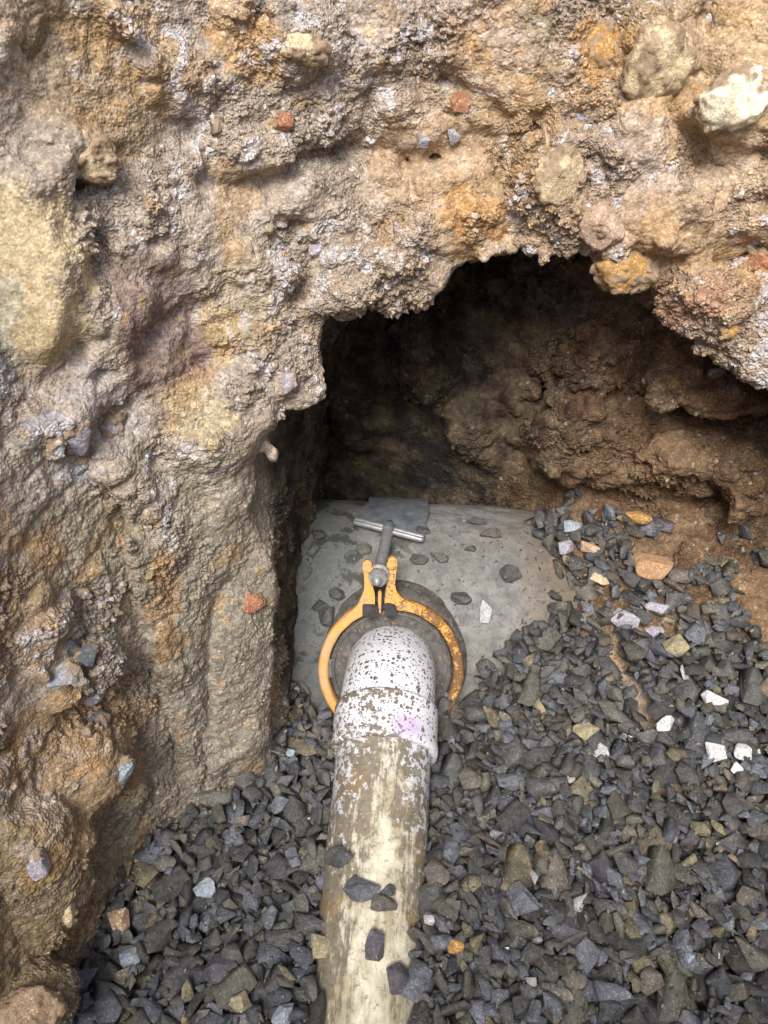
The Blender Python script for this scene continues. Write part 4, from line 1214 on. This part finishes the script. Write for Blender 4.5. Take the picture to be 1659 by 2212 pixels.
for a in [
 ('boulder', 'glaring cream white boulder jutting from the bank at the top right edge', 'boulder', 1585, 212, 155, 115, MW, 'rugged', .30, 12, .8, 3),
 ('cobble', 'large cream cobble caked with earth left of the white boulder', C, 1420, 128, 150, 150, MCR, 'rugged', .34, 40, .8, 4),
 ('cobble', 'pale rounded cobble hanging in the bank above the cave mouth', C, 1205, 375, 98, 118, MCR, 'rugged', .32, 0, .8, 5),
 ('cobble', 'smooth pinkish white cobble just above the right lip of the cave', C, 1300, 492, 88, 88, MPK, 'round', .32, 20, .8, 6),
 ('cobble', 'ochre brown cobble sticking out of the cave lip', C, 1362, 585, 120, 85, MOR, 'rugged', .28, 5, .8, 7),
 ('cobble', 'dark ochre cobble in a hollow left of the large cream cobble', C, 1295, 100, 100, 95, MOR, 'round', .42, 0, .7, 8),
 ('cobble', 'cream cobble with a smooth underside under crumbs at the top of the bank', C, 655, 108, 105, 60, MCR, 'round', .42, 0, .8, 9),
 ('cobble', 'brown smooth cobble in the dark hollow in the top left corner', C, 62, 85, 78, 110, MDK, 'round', .45, -20, .6, 10),
 ('cobble', 'salt crusted whitish cobble at the upper left above the clay patch', C, 200, 345, 92, 100, MCR, 'rugged', .30, 0, .8, 11),
 ('cobble', 'small orange brown cobble in the top edge over the crumbly bank', C, 495, 22, 80, 50, MTN, 'round', .38, 0, .8, 12),
 ('pebble', 'coral pink pebble in the upper bank', C, 613, 262, 40, 34, MRD, 'round', .38, 0, .8, 13),
 ('pebble', 'chalk white flaky pebble left of the coral pink pebble', C, 467, 268, 26, 40, MWT, 'angular', .32, 10, .8, 14),
 ('pebble', 'smooth yellow pebble in the bank left of the cave lip', C, 577, 493, 24, 24, MYL, 'round', .28, 0, 1., 15),
 ('pebble', 'brick red pebble high in the bank above the cave', C, 992, 222, 46, 38, MRD, 'rugged', .38, 0, .7, 16),
 ('pebble', 'lilac grey pebble just below the brick red pebble', C, 978, 296, 32, 30, MLI, 'angular', .33, 0, .8, 17),
 ('pebble', 'tiny lilac grey pebble left of the lilac one in the upper bank', C, 915, 305, 28, 26, MLI, 'angular', .38, 0, .8, 18),
 ('pebble', 'tiny white chip in the bank right of the lilac pebbles', C, 1087, 313, 13, 20, MWT, 'angular', .3, 0, .9, 19),
 ('pebble', 'small white oval pebble in the middle of the upper bank', C, 800, 300, 20, 18, MWT, 'round', .3, 0, .9, 20),
 ('pebble', 'pale grey oval pebble on the lip left of the cave', C, 683, 540, 28, 24, MLI, 'round', .3, 0, .9, 21),
 ('stone', 'pale blue grey flat stone on the ledge at the left edge', C, 136, 1457, 78, 44, MSL, 'angular', .2, 10, .7, 22),
 ('stone', 'crumbly lilac grey lump under the pale flat stone', C, 192, 1498, 66, 54, MLI, 'rugged', .25, 0, .8, 23),
 ('stone', 'dark slate chip above the crumbly lump on the ledge', C, 200, 1412, 40, 50, MDS, 'angular', .25, 20, .8, 24),
 ('stone', 'dark slate chip just right of the pale flat stone', C, 198, 1462, 34, 40, MDS, 'angular', .25, 0, .8, 25),
 ('stone', 'dark slate chip left of the slate pair above the pale stone', C, 160, 1400, 52, 30, MDS, 'angular', .3, -30, .8, 26),
 ('stone', 'dark blue grey stone stuck in the orange earth below the ledge', C, 213, 1567, 46, 60, MDS, 'angular', .22, 10, .9, 27),
 ('pebble', 'small dark chip touching the dark blue grey stone in the orange earth', C, 186, 1584, 24, 22, MDS, 'angular', .25, 0, .9, 28),
 ('pebble', 'pinkish grey long pebble in the orange bank at the lower left', C, 82, 1862, 44, 72, MLI, 'round', .3, 10, .7, 29),
 ('pebble', 'pale green grey oval pebble in the lower left bank', C, 266, 1661, 36, 46, MSL, 'round', .3, -20, .8, 30),
 ('pebble', 'pale crusty lump lower down the bank beside the pinkish pebble', C, 148, 1975, 26, 60, MCR, 'rugged', .35, 0, .7, 31),
 ('pebble', 'chalk white lump at the left of the bank over the scraped clay', C, 117, 963, 38, 50, MWT, 'rugged', .25, 0, .9, 32),
 ('stone', 'lilac white stone right of the chalk white lump', C, 160, 945, 60, 90, MLI, 'rugged', .38, 10, .6, 33),
 ('pebble', 'blue white pebble under the lilac white stone', C, 170, 1010, 32, 36, MSL, 'rugged', .33, 0, .8, 34),
 ('pebble', 'grey blue pebble right of the lilac white stone', C, 240, 925, 44, 60, MLI, 'rugged', .38, 0, .6, 35),
 ('pebble', 'small dark green chip set upright in the bank', C, 262, 905, 14, 34, MDS, 'angular', .3, 0, .9, 36),
 ('stone', 'reddish brown stone in the bank edge left of the concrete pipe', C, 546, 1300, 44, 46, MRD, 'rugged', .38, 0, .7, 37),
 ('pebble', 'tiny dark chip in the middle of the left bank', C, 344, 1255, 17, 16, MDS, 'angular', .25, 0, .9, 38),
 ('pebble', 'tiny white chip low on the left bank', C, 181, 1281, 15, 13, MWT, 'angular', .25, 0, .9, 39),
 ('pebble', 'tiny dark chip beside the tiny white chip low on the left bank', C, 213, 1276, 16, 14, MDS, 'angular', .25, 0, .9, 40),
 ('pebble', 'buff pebble half buried in the left bank', C, 262, 1170, 46, 30, MTN, 'round', .35, 0, .7, 41),
 ('stone', 'grey lavender stone in the bank near the cave edge', C, 622, 830, 36, 44, MLI, 'angular', .38, 0, .7, 42),
 ('stone', 'deep red stone at the right edge level with the cave roof', C, 1640, 565, 55, 42, MRD, 'rugged', .36, 0, .7, 43),
 ('pebble', 'orange rounded pebble in the layered earth right of the cave', C, 1572, 715, 42, 36, MOR, 'round', .36, 0, .7, 44),
 ('pebble', 'grey white pebble in the layered earth right of the cave', C, 1548, 810, 28, 26, MLI, 'round', .33, 0, .8, 45),
 ('pebble', 'long white chip in the bank at the far right', C, 1597, 418, 12, 34, MWT, 'angular', .3, -25, .9, 46),
 ('pebble', 'cream chip below the top edge at the upper right', C, 1540, 48, 46, 26, MWT, 'angular', .33, -30, .8, 47),
 ('stone', 'broad sandy tan rock cropped by the bottom left corner', C, 50, 2200, 160, 110, MTN, 'rugged', .15, 0, .8, 48),
 ('pebble', 'lilac white flake in the upper bank below the ochre cobble', C, 1260, 250, 70, 40, MLI, 'rugged', .38, 0, .5, 49),
]: single(*a[:11], thick=a[11], seed=a[12])
for a in [
 ('dark chocolate stone wedged on the left shoulder of the pipe', 832 - 90, 1860, 74, 48, 0, GM[0], 1),
 ('blue grey wedge stone lying on top of the muddy pipe', 784, 1923, 78, 52, 0, GM[1], 2),
 ('small black stone on the pipe behind the striped stone', 834, 1928, 38, 26, 20, BLCK if False else GM[0], 3),
 ('dark stone with a brown stripe on the pipe right of the blue grey wedge', 830, 1952, 62, 36, 0, GM[3], 4),
 ('purple grey stone lying alone on the ivory part of the pipe', 807, 2043, 44, 62, 0, GM[6], 5),
 ('large purple grey stone resting on the pipe near the bottom of the photo', 858, 2113, 76, 62, -10, GM[6], 6),
 ]: single('gravel_stone', a[0], 'stone', a[1], a[2], a[3], a[4], a[6], 'angular', .12, a[5], None, .55, None, a[7], 'stones lying on the drain pipe', 'pipe') if False else \
    single('gravel_stone', a[0], 'stone', a[1], a[2], a[3], a[4], a[6], 'angular', .12, a[5], .6, None, a[7], 'stones lying on the drain pipe', 'pipe')
for k, (lab, px, py, w_, h_, m_) in enumerate([
 ('tiny dark shard on the concrete pipe by the left end of the strap', 735, 1113, 40, 16, GM[0]),
 ('dark shard on the concrete pipe near the cave wall', 690, 1160, 32, 26, GM[0]),
 ('dark stone touching the right end of the crossbar', 912, 1150, 32, 24, GM[0]),
 ('dark stone on the concrete pipe right of the orange lugs', 905, 1212, 42, 26, GM[0]),
 ('pale green grey stone right of the dark stone near the lugs', 942, 1208, 42, 26, GM[2]),
 ('olive grey stone on the concrete pipe left of the nut', 786, 1190, 34, 30, GM[2]),
 ('dark stone on the concrete pipe behind the ring at its upper right', 998, 1292, 46, 30, GM[0]),
 ('dark stone on the concrete pipe high above the right side of the ring', 1030, 1130, 46, 22, GM[0]),
 ('flat brown dusty stone right of the strap on the concrete pipe', 1060, 1158, 50, 26, GM[3]),
 ('dark stone at the left edge of the far gravel on the pipe', 1105, 1243, 50, 42, GM[0]),
 ('small dark stone on the concrete pipe below the flat brown one', 1016, 1188, 26, 18, GM[0]),
 ('dark stone on the concrete pipe left of the ring top', 728, 1285, 36, 30, GM[0]),
 ('dark stone pair member lying left of the ring shoulder', 690, 1308, 40, 26, GM[0]),
 ('long dark stone left of the ring shoulder nearer the camera', 706, 1332, 36, 44, GM[0]),
 ('pale upright stone right of the ring at its upper right', 1045, 1322, 32, 52, GM[5]),
 ('small pale blue stone beside the coupling at its left', 629, 1627, 22, 18, MSL)]):
    single('gravel_stone', lab, 'stone', px, py, w_, h_, m_, 'angular', .18, 0., .6, None, k + 60, 'loose stones on the concrete pipe' if py < 1500 else None, 'main' if py < 1500 else 'gravel')
for k, (nm_, lab, px, py, w_, h_, m_, kd) in enumerate([
 ('gravel_stone', 'bright white stone in the right gravel, topmost of four', 1540, 1512, 58, 34, MWT, 'angular'),
 ('gravel_stone', 'bright white wedge stone left of the middle of the right gravel', 1450, 1566, 52, 34, MWT, 'angular'),
 ('gravel_stone', 'white triangular stone right of the white wedge stone', 1545, 1618, 46, 40, MWT, 'angular'),
 ('gravel_stone', 'white rounded stone beside the white triangular stone', 1606, 1626, 38, 38, MWT, 'round'),
 ('gravel_stone', 'small white stone just under the white rounded stone', 1590, 1660, 24, 24, MWT, 'angular'),
 ('gravel_stone', 'flat tan yellow stone in the gravel right of the coupling', 1266, 1580, 56, 40, MYL, 'angular'),
 ('gravel_stone', 'pale lilac stone in the far gravel by the bare earth', 1350, 1340, 62, 42, MLI, 'angular'),
 ('gravel_stone', 'pale lilac stone above the first pale lilac stone', 1418, 1310, 50, 30, MLI, 'angular'),
 ('gravel_stone', 'pale lilac slab right of the pale lilac stones', 1412, 1365, 56, 26, MLI, 'angular'),
 ('gravel_stone', 'pale blue white stone at the edge of the far gravel', 1232, 1138, 42, 28, MSL, 'angular'),
 ('gravel_stone', 'pale lilac upright stone at the edge of the far gravel', 1224, 1185, 34, 38, MLI, 'angular'),
 ('gravel_stone', 'buff grey flat stone right of the pale lilac upright stone', 1276, 1184, 50, 26, MTN, 'angular'),
 ('gravel_stone', 'cream green stone in the far gravel', 1290, 1252, 40, 34, MCR, 'angular'),
 ('gravel_stone', 'ochre stained stone in the far gravel at the right', 1463, 1393, 54, 48, MYL, 'angular'),
 ('stone', 'orange sandstone lump on the bare earth at the far right', 1410, 1225, 90, 62, MOT, 'rugged'),
 ('stone', 'small orange lump of earth behind the far gravel', 1378, 1118, 60, 30, MOR, 'rugged'),
 ('gravel_stone', 'long purple blue stone in the gravel right of the pipe end', 1130, 1942, 58, 66, GM[1], 'angular'),
 ('gravel_stone', 'purple pink stone in the gravel at the lower right', 1215, 2010, 72, 50, GM[6], 'angular'),
 ('gravel_stone', 'glinting light blue chip in the gravel at the lower right', 1490, 2070, 22, 22, MSL, 'angular'),
 ('gravel_stone', 'shiny blue grey stone left of the glinting chip', 1400, 1990, 62, 66, GM[1], 'angular'),
 ('gravel_stone', 'peach orange stone in the gravel just right of the pipe end', 984, 2045, 38, 30, MOR, 'rugged'),
 ('gravel_stone', 'light blue stone with bright faces in the left gravel', 442, 1918, 50, 44, MSL, 'angular'),
 ('gravel_stone', 'pinkish tan stone at the left edge of the gravel', 258, 1988, 54, 48, MTN, 'angular'),
 ('gravel_stone', 'yellow buff stone leaning on the left flank of the pipe', 692, 2040, 52, 52, MYL, 'angular'),
 ('gravel_stone', 'light blue stone in the lower left gravel', 280, 2065, 44, 40, MSL, 'angular'),
 ('gravel_stone', 'large mauve stone in the lower left gravel', 470, 2090, 80, 60, GM[6], 'angular'),
 ('gravel_stone', 'tan spotted stone near the bottom of the left gravel', 524, 2175, 48, 42, MYL, 'angular'),
 ('gravel_stone', 'pale green grey slab left of the yellow buff stone', 650, 1950, 34, 42, GM[2], 'angular'),
 ('gravel_stone', 'pale grey stone at the bottom edge of the left gravel', 615, 2195, 50, 50, MSL, 'angular')]):
    single(nm_, lab, 'stone', px, py, w_, h_, m_, kd, .42, (k * 37) % 50 - 25, .6, None, k + 90, None, 'gravel')

# ================================================================== loose earth fallen on the gravel margin, the concrete pipe and the bare ground
me_ = M('loose earth'); c_ = me_.co('Object')
ec = me_.mix(me_.ramp(me_.noise(c_, 60, 4, .7), [(.3, 0.), (.7, 1.)]), (.19, .145, .10), (.36, .285, .205))
EARTH = me_.done(ec, me_.bump(me_.noise(c_, 420, 3, .7), .002, .9), .95)
EV, EF = [], []; eo = 0
wallk = (~ok) & (AX < .0) & (AY < .62) & (np.abs(pl) > .12)
dist_n = np.zeros(AX.shape); w0 = wallk.astype(np.float32)
for _ in range(16):
    w1 = w0.copy(); w1[1:] = np.maximum(w1[1:], w0[:-1]); w1[:-1] = np.maximum(w1[:-1], w0[1:]); w1[:, 1:] = np.maximum(w1[:, 1:], w0[:, :-1]); w1[:, :-1] = np.maximum(w1[:, :-1], w0[:, 1:])
    w0 = w1; dist_n += w0
edge_ = (dist_n / 16.) * ok * 1.0
onmain = (np.abs(ly) < MR) & (AY < .99) & (AX > -.16) & (AX < .33) & (H == H0) & ((u1 ** 2 + v1 ** 2) > .165 ** 2)
bare_ = (thin > .4) & ok
prob = np.clip(edge_ ** 2 * .35 + onmain * .05 + onmain * (AX < -.08) * .12 + bare_ * .12, 0, 1)
for k in range(42000):
    i = rnp.randint(3, AX.shape[0] - 3); j = rnp.randint(3, AX.shape[1] - 3)
    if rnp.rand() > prob[i, j]: continue
    V = tiny[rnp.randint(40)]; sc_ = rg.uniform(.12, .42) * (1.6 if rg.random() < .06 else 1)
    EV.append(V.v * sc_ * np.array([1, 1, 1.3], np.float32) + np.array([ax_[i], ay_[j], float(H[i, j]) + .0015], np.float32)); EF.append(V.f + eo); eo += len(V.v)
me = np_mesh('soil_crumbs', np.concatenate(EV), np.concatenate(EF))
o = link_mesh('soil_crumbs', me, [EARTH]); tag(o, kind='stuff')
